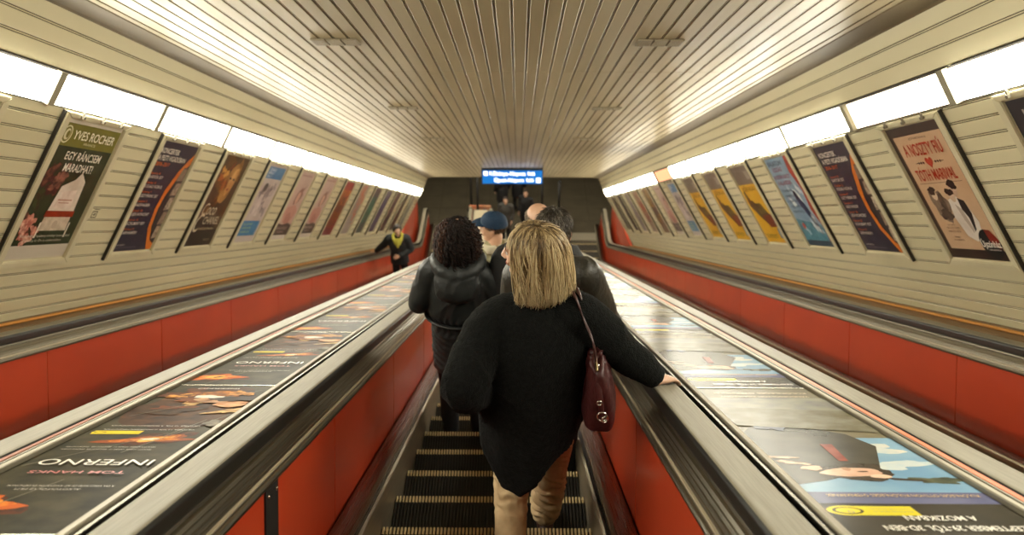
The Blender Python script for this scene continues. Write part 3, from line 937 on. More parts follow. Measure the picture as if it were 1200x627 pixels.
def art_fire(w, h):
    """seen from above, its top edge towards the viewer: all lettering is turned by 180 degrees"""
    a = Art(w, h, DGL)
    a.rect(0, 0, w, h, '#2c2a20', '#3c382a', 5)
    def fl(x, y, sx, sy, seed, cols=('#b8581c', '#e08a2c', '#f0b850')):
        a.blob(x, y, sx * 1.25, sy * 1.3, '#5a2c10', '#2e2014', .6, seed + 7, 12, scale=25)
        for j, c in enumerate(cols):
            a.blob(x, y, sx * (1 - .25 * j), sy * (1 - .25 * j), c, cols[max(0, j - 1)], .6, seed + j, 12, scale=30)
    a.rect(0, 0, w, h, '#2a281c', '#453f2c', 7)
    a.blob(.24, 1.38, .22, .40, '#2a1a12', '#5a3a20', .15, 3, scale=9)
    fl(.09, .20, .10, .075, 3); a.blob(.10, .20, .022, .014, '#1a120c', None, .3, 3, 30)
    a.text('A DA VINCI KÓD ÉS AZ ANGYALOK ÉS DÉMONOK', w - .04, .365, .013, '#a49c88', .30, rot=180); a.text('ALKOTÓITÓL ÚJ FILM', w - .12, .335, .013, '#a49c88', .18, rot=180)
    a.text('TOM HANKS', w - .07, .50, .026, '#b03420', w - .15, rot=180, bold=.006)
    a.text('INFERNO', w - .035, .62, .062, '#e0dac8', w - .09, rot=180)
    for j in range(2): a.text('FELICITY JONES  OMAR SY  BEN FOSTER  IRRFAN KHAN', w - .10, .74 + j * .03, .011, '#a49c88', .29, rot=180)
    fl(.27, .88, .12, .05, 13, ('#8a4416', '#d07a28', '#f2c060')); a.blob(.265, .88, .03, .010, '#d8d4c4', None, .4, 2)
    a.rect(.03, .945, .20, .99, '#d8c22c'); a.ell(.055, .968, .030, .014, '#d8c22c'); a.ell(.055, .968, .022, .010, '#4a4410'); a.ell(.055, .968, .016, .007, '#d8c22c')
    for j in range(2): a.text('OKTÓBER 13-TÓL A MOZIKBAN MINDENHOL', w - .06, 1.0 + j * .055, .013, '#b4ac98', .32, rot=180)
    # faces and a burning town
    a.blob(.14, 1.33, .12, .10, '#4a3018', '#2e2014', .4, 8)
    for i in range(14):
        rr = random.Random(i + 5)
        a.blob(rr.uniform(.03, w - .03), 1.30 + rr.uniform(0, .42), rr.uniform(.04, .085), rr.uniform(.03, .06), ['#c07828', '#e09c44', '#7a3c18', '#5a3018', '#d8b070', '#8a4a1e'][i % 6], '#5a341a', .6, i + 30, rr.uniform(-40, 40), scale=20)
    a.blob(.26, 1.50, .075, .055, '#c9a27a', '#8a5a38', .2, 5); a.blob(.36, 1.42, .07, .05, '#d8a878', '#a86a3c', .2, 6); a.blob(.33, 1.52, .09, .045, '#2a1c14', None, .4, 7)
    a.blob(.22, 1.56, .06, .03, '#e6dccc', '#c9bda8', .3, 9)
    a.blob(.40, 1.10, .03, .05, '#8e8474', '#4a4238', .4, 12)
    for x0, y0, x1, y1 in ((.02, .55, .30, .95), (.10, .02, .22, .42), (.25, .70, .42, 1.25), (.30, .90, .36, 1.15), (.05, 1.2, .40, 1.7)):
        a.poly([(x0, y0), (x0 + .005, y0), (x1 + .004, y1), (x1, y1)], '#6e6a58')
    a.text('INFERNO', w - .14, 1.735, .020, '#cfc8b4', .18, rot=180)
    return a
def art_castle(w, h):
    a = Art(w, h, DG)
    a.rect(0, 0, w, h, '#6a6450', '#7c745c', 4)
    a.rect(0, 0, w, .265, '#332f24', '#3c372a', 5)
    a.text('SZEPTEMBER 29-TŐL 3D-BEN', w - .03, .095, .034, '#e6e0d0', .36, rot=180, bold=.012)
    a.text('A MOZIKBAN', w - .13, .165, .034, '#e6e0d0', .18, rot=180, bold=.012)
    a.text('© 2016', w - .05, .028, .014, '#a89a6a', .30, rot=180)
    a.rect(.05, .175, .24, .245, '#d9c92e'); a.ell(.065, .21, .055, .038, '#d9c92e'); a.ell(.065, .21, .040, .027, '#3a3612'); a.ell(.065, .21, .032, .021, '#d9c92e')
    a.text('G', .075, .20, .018, '#3a3612', .016, rot=180)
    for j in range(2): a.text('KÖVETKEZŐ MEGÁLLÓ', .225, .20 + j * .02, .010, '#6a641a', .10, rot=180)
    a.rect(0, .265, w, .36, '#5a5c7c', '#6a6c88', 3)
    a.rect(0, .36, w, .95, '#6d93b0', '#87a8bc', 3)
    a.text('KÜLÖNLEGES OTTHON KÜLÖNLEGES GYEREKEKNEK', w - .03, .335, .022, '#c9a24a', w - .08, rot=180)
    a.blob(.34, .62, .13, .05, '#c9cdc4', '#aebfc6', .5, 4, 10); a.blob(.36, .82, .11, .06, '#d0ccbc', '#b4bfc0', .5, 5)
    a.blob(.43, .47, .07, .035, '#3a4236', '#5a5e48', .5, 8)
    # dark coat, hair and a pale face lying on its side
    a.poly([(0, .42), (.10, .46), (.20, .52), (.32, .62), (.40, .84), (.36, 1.0), (.22, 1.12), (.05, 1.10), (0, 1.0)], '#3a3830', '#4a463a', 6)
    a.blob(.22, .545, .125, .075, '#42382a', '#2e281e', .3, 6, 12)
    a.poly([(.26, .50), (.38, .475), (.40, .455), (.30, .47)], '#3a3226')
    a.blob(.205, .545, .095, .042, '#d8b49a', '#c8a088', .10, 5, 8); a.blob(.275, .505, .03, .02, '#dcbaa0', None, .1, 3)
    a.blob(.20, .575, .012, .02, '#b08468', None, .2, 4); a.blob(.24, .55, .018, .006, '#4a3428', None, .2, 5, 10)
    a.blob(.10, .585, .035, .022, '#d0aa90', None, .3, 6); a.blob(.06, .64, .045, .016, '#c8a890', None, .5, 7, -20); a.blob(.04, .70, .045, .014, '#c0a48c', None, .5, 8, -10)
    a.poly([(.21, .66), (.24, .66), (.26, .86), (.22, .86)], '#7a3424', '#8e4430')
    a.blob(.12, 1.15, .06, .11, '#3c4256', '#565a68', .4, 9); a.blob(.26, 1.22, .08, .12, '#564e3c', '#6e6650', .4, 10)
    a.poly([(0, 1.12), (w, 1.02), (w, 1.36), (0, 1.42)], '#5e583f', '#7e7a68', 9)
    a.poly([(0, 1.42), (w, 1.36), (w, 1.60), (0, 1.60)], '#6c6a66', '#8a8876', 8)
    a.text('VÁNDORSÓLYOM KISASSZONY', w - .05, 1.64, .030, '#b0904a', w - .12, rot=180)
    a.text('KÜLÖNLEGES GYERMEKEI', w - .04, 1.71, .030, '#b0904a', w - .10, rot=180)
    return a
M_SEAM = mat('seam_strip', (.45, .42, .34), .25, metal=.8)
def deck_posters(d, fn, base, nm):
    root0, c, hw, dk = d
    w = 2 * hw - .116
    PL_ = 1.812
    proto = None
    names = ['nearest the camera', 'second', 'third', 'fourth', 'fifth', 'sixth', 'seventh', 'eighth', 'ninth', 'tenth', 'eleventh', 'twelfth', 'thirteenth', 'fourteenth']
    for i in range(-1, 14):
        D = 1.962 + 1.82 * i
        if D + 1.82 > DB - .3: break
        if proto is None:
            r = slope_empty('deck_poster', 0, 0, 0)
            o = fn(w, PL_).build(r); o.location = (-w / 2, 0, .001)
            bm = bmesh.new(); box(bm, -w / 2, w / 2, PL_ - .004, PL_ + .012, .0, .0045, bev=.001); obj('seam_strip', bm, M_SEAM, r)
            proto = r
        else:
            r = copy_tree(proto)
        r.location = W(c, D, H - dk + .0075)
        tag(r, '%s, %s' % (base, names[i] if i == 0 else names[i] + ' from the camera') if i >= 0 else '%s, beneath the camera' % base, 'poster', 'posters on the %s deck' % nm)
deck_posters(dl, art_fire, 'dark flame poster on the left deck', 'left')
deck_posters(dr, art_castle, 'pale poster with face and blue sky on the right deck', 'right')

# small stencilled mark on the left wall between the first two posters
def stencil():
    foot, top = WL
    f3 = C0 + Vector((foot[0], 0, 0)) - NV * foot[1]; t3 = C0 + Vector((top[0], 0, 0)) - NV * top[1]
    ey = (t3 - f3).normalized(); ez = DV.cross(ey).normalized()
    r = empty('wall_sticker')
    m = Matrix((DV, ey, ez)).transposed().to_4x4(); m.translation = f3 + ey * (.79) + DV * 6.22 + ez * .0006
    r.matrix_world = m
    tag(r, 'small dark square mark on the left wall between the skin cream and navy concert posters', 'sticker')
    bm = bmesh.new()
    for a in ((0, .075, 0, .007), (0, .075, .048, .055), (0, .007, 0, .055), (.068, .075, 0, .055), (.02, .05, .02, .027), (.03, .037, .02, .04), (.045, .06, .03, .037), (.01, .09, .066, .071)):
        box(bm, a[0], a[1], a[2], a[3], 0, .0008)
    obj('print', bm, M_DARKGAP, r)
stencil()

# ------------------------------------------------------------------ hanging sign, ceiling vents, landing things
def sign():
    D = 20.0
    r = empty('hanging_sign', W(0.005, D, -1.185))
    tag(r, 'blue lit direction sign with white lettering hanging from the far end of the ceiling', 'sign')
    bm = bmesh.new(); box(bm, -.72, .72, 0, .16, -.385, -.005, bev=.006); obj('sign_box', bm, mat('sign_case', (.05, .055, .06), .4, metal=.5), r)
    a = Art(1.40, .345)
    m_b = mat('sign_blue', '#0f62b0', .4, emit=.9)
    m_w = mat('sign_white', '#f2f6ff', .4, emit=2.2)
    def face(x0, x1, z0, z1, y, m, nm):
        bm = bmesh.new(); box(bm, x0, x1, y, y + .004, z0, z1); return obj(nm, bm, m, r)
    face(-.70, .70, -.375, -.03, -.0045, m_b, 'sign_face')
    face(-.67, -.575, -.16, -.055, -.007, m_w, 'pictogram')
    face(.565, .665, -.345, -.225, -.007, m_w, 'pictogram')
    m_r = mat('sign_red', '#c8402c', .4, emit=.7)
    face(-.645, -.60, -.135, -.08, -.010, m_r, 'pictogram')
    face(.595, .635, -.315, -.255, -.010, m_r, 'pictogram')
    for (t, x, z, w_) in (('Kőbánya-Kispest', -.53, -.155, .84), ('felé', .36, -.155, .17), ('Újpest-Központ', -.42, -.325, .70), ('felé', .33, -.325, .17)):
        ob = text_mesh(t, .02)
        bpy.context.view_layer.update()
        dg = bpy.context.evaluated_depsgraph_get()
        me = bpy.data.meshes.new_from_object(ob.evaluated_get(dg))
        xs = [v.co.x for v in me.vertices]
        k = w_ / (max(xs) - min(xs)); x_0 = min(xs)
        for v in me.vertices:
            v.co = ((v.co.x - x_0) * k + x, -.0085, v.co.y * .135 + z)
        me.materials.clear()
        cu = ob.data; bpy.data.objects.remove(ob); bpy.data.curves.remove(cu)
        link('lettering', me, r, m_w)
    for x in (-.6, .6):
        bm = bmesh.new(); box(bm, x - .012, x + .012, .05, .11, -.01, .03); obj('bracket', bm, M_HOUSING, r)
sign()
M_VENT = mat('vent_panel', (.30, .25, .165), .4, col2=(.24, .2, .13), scale=5)
vi = 0
for D, ad in ((5.78, 'nearest'), (9.2, 'second'), (12.62, 'third')):
    for u, nm in ((-1.10, 'left'), (1.10, 'right')):
        r = slope_empty('ceiling_vent', u, D, -1.203)
        tag(r, 'three panel vent in the striped ceiling, %s from the camera on the %s' % (ad, nm), 'vent', 'ceiling vents')
        for i in range(3):
            bm = bmesh.new(); box(bm, -.155 + i * .105, -.060 + i * .105, 0, .19, -.004, .006)
            for k in range(5): box(bm, -.148 + i * .105, -.067 + i * .105, .02 + k * .034, .034 + k * .034, -.006, -.0035)
            obj('vent_panel', bm, M_VENT, r)
# end boards, posts at the landing
def end_board():
    r = empty('notice_board', (LL / 2 - .05, 26.38, ZF + .002))
    tag(r, 'low orange notice board with blue emblem beyond the end of the left deck', 'board')
    bm = bmesh.new(); box(bm, -.385, .385, 0, .06, 0, .66, bev=.01); obj('board', bm, mat('board_orange', (.68, .24, .12), .45, col2=(.62, .32, .18), scale=4), r)
    bm = bmesh.new(); box(bm, -.375, -.29, -.008, 0, .03, .64); obj('pale_edge', bm, M_FRAMECREAM, r)
    for nm, rad, dy, m in (('emblem', .11, -.006, mat('emblem_blue', '#1c3f7c', .4)), ('emblem', .055, -.011, mat('emblem_white', '#d8d4c8', .4))):
        bm = bmesh.new()
        bmesh.ops.create_cone(bm, cap_ends=True, segments=24, radius1=rad, radius2=rad, depth=.012, matrix=Matrix.Translation((.17, dy, .42)) @ Matrix.Rotation(R(90), 4, 'X')); obj(nm, bm, m, r)
    bm = bmesh.new(); box(bm, -.30, -.22, .05, .30, 0, .03); box(bm, .22, .30, .05, .30, 0, .03); obj('foot', bm, M_BLACK, r)
end_board()
for x, y, h, nm in ((-1.27, 26.2, 2.02, 'tall black post behind the left orange notice board'), (.98, 26.2, 2.0, 'tall black post under the right end of the blue sign'), (-1.56, 27.3, 1.85, 'black post farthest left on the landing'), (1.58, 26.4, 1.62, 'shorter black post on the right of the landing')):
    r = empty('barrier_post', (x, y, ZF)); tag(r, nm, 'post', 'black posts on the landing')
    bm = bmesh.new(); bmesh.ops.create_cone(bm, cap_ends=True, segments=16, radius1=.045, radius2=.045, depth=h, matrix=Matrix.Translation((0, 0, h / 2))); obj('pole', bm, M_BLACK, r, True)
    bm = bmesh.new(); bmesh.ops.create_cone(bm, cap_ends=True, segments=20, radius1=.16, radius2=.12, depth=.03, matrix=Matrix.Translation((0, 0, .015))); obj('base', bm, M_BLACK, r)
    bm = bmesh.new(); bmesh.ops.create_uvsphere(bm, u_segments=14, v_segments=8, radius=.06, matrix=Matrix.Translation((0, 0, h))); obj('cap', bm, M_BLACK, r, True)
# ------------------------------------------------------------------ people
V = Vector
def cat(pts, rads, sub=5):
    """Catmull-Rom through the points, radii interpolated alike"""
    P = [V(p) for p in pts]
    Q = [V(r if isinstance(r, (tuple, list)) else (r, r)).to_3d() if False else V((r[0], r[1], 0)) if isinstance(r, (tuple, list)) else V((r, r, 0)) for r in rads]
    out, ro = [], []
    n = len(P)
    def cr(A, i, t):
        a, b, c, d = A[max(i - 1, 0)], A[i], A[i + 1], A[min(i + 2, n - 1)]
        return .5 * ((2 * b) + (c - a) * t + (2 * a - 5 * b + 4 * c - d) * t * t + (-a + 3 * b - 3 * c + d) * t ** 3)
    for i in range(n - 1):
        for k in range(sub):
            t = k / sub
            out.append(cr(P, i, t)); q = cr(Q, i, t); ro.append((max(q.x, .001), max(q.y, .001)))
    out.append(P[-1]); ro.append((Q[-1].x, Q[-1].y))
    return out, ro
def tube(bm, pts, rads, side=(1, 0, 0), seg=16, sub=5, caps=True, pw=1.):
    """smooth closed limb of elliptical section; first radius lies along `side`"""
    pts, rads = cat(pts, rads, sub) if sub > 1 else ([V(p) for p in pts], [r if isinstance(r, (tuple, list)) else (r, r) for r in rads])
    side = V(side)
    n = len(pts)
    rings = []
    def ring(c, t, a, b):
        s = side - t * side.dot(t)
        if s.length < 1e-4: s = V((0, 1, 0)) - t * t.y
        s.normalize()
        w = t.cross(s)
        ca = [(math.cos(2 * math.pi * k / seg), math.sin(2 * math.pi * k / seg)) for k in range(seg)]
        if pw != 1: ca = [(math.copysign(abs(x) ** pw, x), math.copysign(abs(y) ** pw, y)) for x, y in ca]
        return [bm.verts.new(c + s * (a * x) + w * (b * y)) for x, y in ca]
    for i in range(n):
        t = (pts[min(i + 1, n - 1)] - pts[max(i - 1, 0)]).normalized()
        if i == 0 and caps:
            r = min(rads[0])
            for f, o in ((.45, .88), (.8, .6)):
                rings.append(ring(pts[0] - t * r * o, t, rads[0][0] * f, rads[0][1] * f))
        rings.append(ring(pts[i], t, *rads[i]))
        if i == n - 1 and caps:
            r = min(rads[-1])
            for f, o in ((.8, .6), (.45, .88)):
                rings.append(ring(pts[-1] + t * r * o, t, rads[-1][0] * f, rads[-1][1] * f))
    for A, B in zip(rings, rings[1:]):
        for k in range(seg):
            bm.faces.new((A[k], A[(k + 1) % seg], B[(k + 1) % seg], B[k]))
    bm.faces.new(rings[0][::-1]); bm.faces.new(rings[-1])
def ell(bm, c, r, rot=None, u=18, v=12):
    m = Matrix.Translation(c)
    if rot is not None: m = m @ rot
    bmesh.ops.create_uvsphere(bm, u_segments=u, v_segments=v, radius=1, matrix=m @ Matrix.Diagonal((r[0], r[1], r[2], 1)))
def fuse(name, bm, m, parent, voxel=.008, smooth=4, folds=None):
    """one continuous skin over the overlapping forms"""
    me = bpy.data.meshes.new(name)
    bmesh.ops.recalc_face_normals(bm, faces=bm.faces)
    bm.to_mesh(me); bm.free()
    o = bpy.data.objects.new('tmp', me); COL.objects.link(o)
    r = o.modifiers.new('r', 'REMESH'); r.mode = 'VOXEL'; r.voxel_size = voxel; r.adaptivity = 0
    if smooth:
        s = o.modifiers.new('s', 'SMOOTH'); s.factor = .5; s.iterations = smooth
    bpy.context.view_layer.update()
    out = bpy.data.meshes.new_from_object(o.evaluated_get(bpy.context.evaluated_depsgraph_get()))
    bpy.data.objects.remove(o); bpy.data.meshes.remove(me)
    out.name = name
    if folds:
        n = len(out.vertices)
        co = np.empty(n * 3, dtype=np.float32); nn = np.empty(n * 3, dtype=np.float32)
        out.vertices.foreach_get('co', co); out.vertex_normals.foreach_get('vector', nn)
        dd = np.array([folds(V(c)) for c in co.reshape(-1, 3)], dtype=np.float32)
        out.vertices.foreach_set('co', (co.reshape(-1, 3) + nn.reshape(-1, 3) * dd[:, None]).ravel())
        out.update()
    out.materials.clear()
    return link(name, out, parent, m, True)
def wrinkle(amp=.006, f=9., stretch=(1, 1, 1), seed=0., fine=.0015):
    st = V(stretch); off = V((seed * 3.1, seed * 1.7, seed * 2.3))
    def fn(c):
        p = V((c.x * st.x, c.y * st.y, c.z * st.z)) + off
        q = p + .12 * noise.noise_vector(p * 4)
        a = 1 - abs(noise.noise(q * f)) * 2
        return amp * (a * a if a > 0 else -a * a) * .9 + fine * noise.noise(p * 70)
    return fn

def hand(bm, wrist, f, n, ts, curl=20, s=1., spread=6, thumb=35):
    """f towards the finger tips, n out of the back of the hand, ts: +1 thumb on the n x f side, -1 other side"""
    w = V(wrist); f = V(f).normalized(); n = V(n); n = (n - f * n.dot(f)).normalized()
    l = n.cross(f) * ts                       # towards the thumb
    tube(bm, [w - f * .02 * s, w + f * .03 * s, w + f * .065 * s, w + f * .09 * s], [(.026 * s, .019 * s), (.034 * s, .017 * s), (.040 * s, .016 * s), (.038 * s, .012 * s)], side=l, sub=3)
    for i, (o, ln) in enumerate(((.029, .074), (.0095, .082), (-.0095, .076), (-.028, .060))):
        base = w + f * (.084 - abs(i - 1.2) * .003) * s + l * o * s
        d = Matrix.Rotation(R(-spread * (i - 1.4)), 3, n) @ f if ts > 0 else Matrix.Rotation(R(spread * (i - 1.4)), 3, n) @ f
        ax = d.cross(n)
        pts = [base]
        p = base; a = 0
        for k, fr in enumerate((.46, .30, .24)):
            a += curl * (.8 if k == 0 else 1.1)
            dd = d * math.cos(R(a)) - n * math.sin(R(a))
            p = p + dd * ln * fr * s
            pts.append(p)
        r = (.0092, .0088, .008, .0068) if i < 3 else (.008, .0076, .007, .006)
        tube(bm, pts, [x * s for x in r], side=l, seg=10, sub=3)
    b = w + f * .022 * s + l * .026 * s - n * .004 * s
    d1 = (f * math.cos(R(thumb)) + l * math.sin(R(thumb)) - n * .25).normalized()
    d2 = (d1 + f * .35 - n * .15).normalized()
    tube(bm, [b, b + d1 * .038 * s, b + d1 * .038 * s + d2 * .030 * s, b + d1 * .038 * s + d2 * .052 * s], [.014 * s, .0112 * s, .0098 * s, .0075 * s], side=n, seg=10, sub=3)

def head_forms(bm, c, rot, s=1.):
    """skull, face, jaw, ears; c is the middle of the head, rot its turn (face along +y)"""
    m = Matrix.Translation(c) @ rot.to_4x4() @ Matrix.Scale(s, 4)
    def E(cc, r): ell(bm, m @ V(cc), [x * s for x in r], rot.to_4x4())
    def T(p, r, side=(1, 0, 0), **k): tube(bm, [m @ V(q) for q in p], [tuple(a * s for a in x) if isinstance(x, tuple) else x * s for x in r], side=rot @ V(side), **k)
    E((0, -.014, .034), (.075, .096, .082))
    E((0, .024, .01), (.066, .070, .085))
    T([(0, .02, -.03), (0, .034, -.068), (0, .048, -.098)], [(.060, .056), (.052, .046), (.030, .030)])
    E((0, .072, -.097), (.021, .018, .017))
    T([(0, .088, .018), (0, .101, -.008), (0, .112, -.028)], [(.009, .010), (.010, .011), (.013, .011)], seg=10)
    for q in (-1, 1):
        E((q * .013, .098, -.032), (.009, .011, .009))
        E((q * .036, .066, -.026), (.022, .018, .024))
        E((q * .030, .084, .022), (.026, .010, .009))
        E((q * .077, -.008, -.012), (.009, .020, .031))
        E((q * .081, -.016, .002), (.008, .016, .016))
    E((0, .088, -.056), (.024, .012, .008)); E((0, .086, -.068), (.021, .012, .009))
def eyes(root, c, rot, s=1., lip=(.35, .10, .07)):
    m = Matrix.Translation(c) @ rot.to_4x4() @ Matrix.Scale(s, 4)
    for q in (-1, 1):
        bm = bmesh.new(); ell(bm, m @ V((q * .031, .0765, .003)), [.0125 * s] * 3, rot.to_4x4(), 14, 10); e = obj('eye', bm, mat('eye_white', (.6, .56, .5), .25), root, True)
        bm = bmesh.new(); ell(bm, m @ V((q * .031, .0865, .003)), [.0062 * s, .004 * s, .0062 * s], rot.to_4x4(), 12, 8); obj('iris', bm, mat('iris', (.05, .035, .02), .15), e, True)
        bm = bmesh.new(); tube(bm, [m @ V((q * (.012 + .012 * k), .094 - .004 * k, .028 + .003 * math.sin(k * 1.2))) for k in range(4)], [.002 * s, .0032 * s, .003 * s, .0015 * s], seg=6, sub=2); obj('eyebrow', bm, mat('brow_hair', (.04, .025, .015), .6), root, True)
    bm = bmesh.new(); ell(bm, m @ V((0, .0945, -.058)), (.021 * s, .0065 * s, .0045 * s), rot.to_4x4(), 14, 8); ell(bm, m @ V((0, .0935, -.066)), (.018 * s, .0065 * s, .005 * s), rot.to_4x4(), 14, 8)
    obj('lips', bm, mat('lips', lip, .4), root, True)

def strands(name, lines, m, parent, r=.0035, seg=4, taper=.35, tones=None, grad=0.):
    vs, fs, tv = [], [], []
    rr = random.Random(5)
    for li, pts in enumerate(lines):
        n = len(pts)
        tone = tones[li] if tones else rr.random()
        k0 = len(vs)
        for i, p in enumerate(pts):
            t = (pts[min(i + 1, n - 1)] - pts[max(i - 1, 0)])
            if t.length < 1e-6: t = V((0, 0, -1))
            t.normalize()
            s = V((1, 0, 0)) - t * t.x
            if s.length < .2: s = V((0, 1, 0)) - t * t.y
            s.normalize(); w = t.cross(s)
            q = i / (n - 1)
            rad = r * (1 - (1 - taper) * q ** 2) * (.7 + .3 * min(1, q * 6))
            for j in range(seg):
                a = 2 * math.pi * j / seg
                vs.append(p + s * rad * math.cos(a) + w * rad * math.sin(a)); tv.append(tone + grad * (q - .4))
        for i in range(n - 1):
            for j in range(seg):
                a, b = k0 + i * seg + j, k0 + i * seg + (j + 1) % seg
                fs.append((a, b, b + seg, a + seg))
        fs.append(tuple(k0 + j for j in range(seg))[::-1]); fs.append(tuple(k0 + (n - 1) * seg + j for j in range(seg)))
    o = pyobj(name, vs, fs, m, parent, True)
    at = o.data.attributes.new('tone', 'FLOAT', 'POINT')
    at.data.foreach_set('value', tv)
    return o
def short_hair(root, c, rot, s, m, density=1500, length=.03, crown_bald=0., low=-.05, name='hair', seed=3, base_col=None, thick=.0022):
    """cropped hair: a close cap and short strands combed back and down"""
    M = Matrix.Translation(c) @ rot.to_4x4() @ Matrix.Scale(s, 4)
    rr = random.Random(seed)
    lines, tones = [], []
    while len(lines) < density:
        th = math.acos(rr.uniform(-.55, 1)); ph = rr.uniform(-math.pi, math.pi)
        d = V((math.sin(th) * math.sin(ph), math.sin(th) * math.cos(ph), math.cos(th)))   # ph = 0 is the face
        p = V((d.x * .0765, -.014 + d.y * .098, .034 + d.z * .084))
        if p.y > .045 and p.z < .088: continue
        if p.y > .0 and p.z < .02 and abs(p.x) > .05: continue
        if p.z < low: continue
        if crown_bald and p.z > .105 - crown_bald + .02 * rr.random() and p.y > -.105 + .02 * rr.random(): continue
        g = V((d.x * .35, -.6 + (.0 if p.z > .05 else .3), -.75 + max(0, d.z) * .75))
        g = (g - d * g.dot(d)).normalized() + d * .22 + V((rr.uniform(-.25, .25), rr.uniform(-.25, .25), rr.uniform(-.2, .2)))
        L = length * rr.uniform(.7, 1.25)
        pts = [M @ (p - d * .003), M @ (p + (g * .5 + d * .10) * L * .6), M @ (p + g * L - d * L * .12)]
        lines.append(pts); tones.append(min(1, max(0, .5 + .35 * noise.noise(p * 25) + rr.uniform(-.35, .35))))
    return strands(name, lines, m, root, r=thick * s, seg=3, taper=.3, tones=tones)

SKIN = mat('skin', (.58, .33, .21), .45, col2=(.50, .26, .16), scale=9, spec=.4)
SKINP = mat('skin_pale', (.66, .42, .29), .45, col2=(.58, .33, .21), scale=9, spec=.4)
SHOE = mat('brown_shoe', (.10, .035, .02), .4)
SHOEB = mat('black_shoe', (.015, .013, .012), .4)

def body_forms(bm, J, hr, hs, hands):
    hc = J['head']
    head_forms(bm, hc, hr, hs)
    nb = J['neck']
    tube(bm, [nb - V((0, 0, .06)), nb, hc + hr @ V((0, -.022, -.07)) * hs], [(.062, .055), (.056, .055), (.052, .056)], sub=3)
    ch, wa, pe = J['chest'], J['waist'], J['pelvis']
    tube(bm, [nb - V((0, 0, .02)), ch + (nb - ch) * .62, ch, wa, pe, pe - V((0, 0, .08))], [(.06, .05), (.13, .085), (.155, .11), (.125, .092), (.160, .112), (.12, .10)])
    for q in ('L', 'R'):
        s_, e, w = J['sh' + q], J['el' + q], J['wr' + q]
        tube(bm, [nb + (s_ - nb) * .35 - V((0, 0, .03)), s_, s_ + (e - s_) * .5, e, e + (w - e) * .4, w], [.055, .052, .045, .038, .036, .026], sub=4)
        f, n, ts, curl = hands[q]
        hand(bm, w, f, n, ts, curl)
        h, k, a = J['hip' + q], J['kn' + q], J['an' + q]
        tube(bm, [h, h + (k - h) * .5, k, k + (a - k) * .35, a], [.085, .072, .052, .053, .036], sub=4)
        fd = J.get('ft' + q, V((0, 1, 0)))
        tube(bm, [a - fd * .045 - V((0, 0, .045)), a + fd * .02 - V((0, 0, .035)), a + fd * .10 - V((0, 0, .055)), a + fd * .155 - V((0, 0, .062))], [(.030, .03), (.038, .042), (.042, .024), (.030, .016)], side=fd.cross(V((0, 0, 1))), sub=3)
def joints(h, **over):
    k = h / 1.75
    J = dict(head=V((0, .025, 1.635)), neck=V((0, -.005, 1.47)), chest=V((0, 0, 1.28)), waist=V((0, .005, 1.08)), pelvis=V((0, 0, .96)),
             shL=V((-.185, -.005, 1.425)), shR=V((.185, -.005, 1.425)), elL=V((-.245, -.03, 1.13)), elR=V((.245, -.03, 1.13)), wrL=V((-.235, .10, .90)), wrR=V((.235, .10, .90)),
             hipL=V((-.09, 0, .92)), hipR=V((.09, 0, .92)), knL=V((-.10, .02, .50)), knR=V((.10, .02, .50)), anL=V((-.10, -.02, .09)), anR=V((.10, -.02, .09)))
    J = {a: b * k for a, b in J.items()}
    for a, b in over.items(): J[a] = V(b)
    return J
def shoes(root, J, m, s=1.):
    for q in ('L', 'R'):
        a = J['an' + q]; fd = J.get('ft' + q, V((0, 1, 0)))
        bm = bmesh.new()
        sd = fd.cross(V((0, 0, 1)))
        tube(bm, [a - fd * .058 - V((0, 0, .030)), a - V((0, 0, .018)), a + fd * .09 - V((0, 0, .042)), a + fd * .17 - V((0, 0, .056))], [(.037, .040), (.045, .050), (.050, .036), (.040, .024)], side=sd, sub=4)
        tube(bm, [a - V((0, 0, .02)), a + V((0, 0, .03))], [(.046, .052), (.043, .047)], side=sd, sub=2)
        o = fuse('shoe', bm, m, root, .007, 3)
        # flat sole
        for v in o.data.vertices:
            z0 = a.z - .088
            if v.co.z < z0 + .008: v.co.z = z0 + .008 * max(0, (v.co.z - (z0 - .01)) / .018)
        bm = bmesh.new()
        bmesh.ops.create_cone(bm, cap_ends=True, segments=24, radius1=1, radius2=1, depth=1, matrix=Matrix.Translation(a + fd * .055 - V((0, 0, .082))) @ Matrix((sd, fd, V((0, 0, 1)))).transposed().to_4x4() @ Matrix.Diagonal((.050, .150, .014, 1)))
        obj('sole', bm, M_BLACK, o)
def trousers(root, J, m, r=(.098, .082, .068, .066, .058), name='trousers', folds=None, voxel=.009, hem=.0):
    bm = bmesh.new()
    pe = J['pelvis']
    tube(bm, [J['waist'] - V((0, 0, .03)), pe, pe - V((0, 0, .07))], [(.145, .108), (.172, .125), (.15, .115)], sub=3)
    for q in ('L', 'R'):
        h, k, a = J['hip' + q], J['kn' + q], J['an' + q] - V((0, 0, hem))
        tube(bm, [h, h + (k - h) * .5, k, k + (a - k) * .45, a], list(r), sub=5)
    return fuse(name, bm, m, root, voxel, 4, folds or wrinkle(.006, 10, (1, 1, .7), 2))
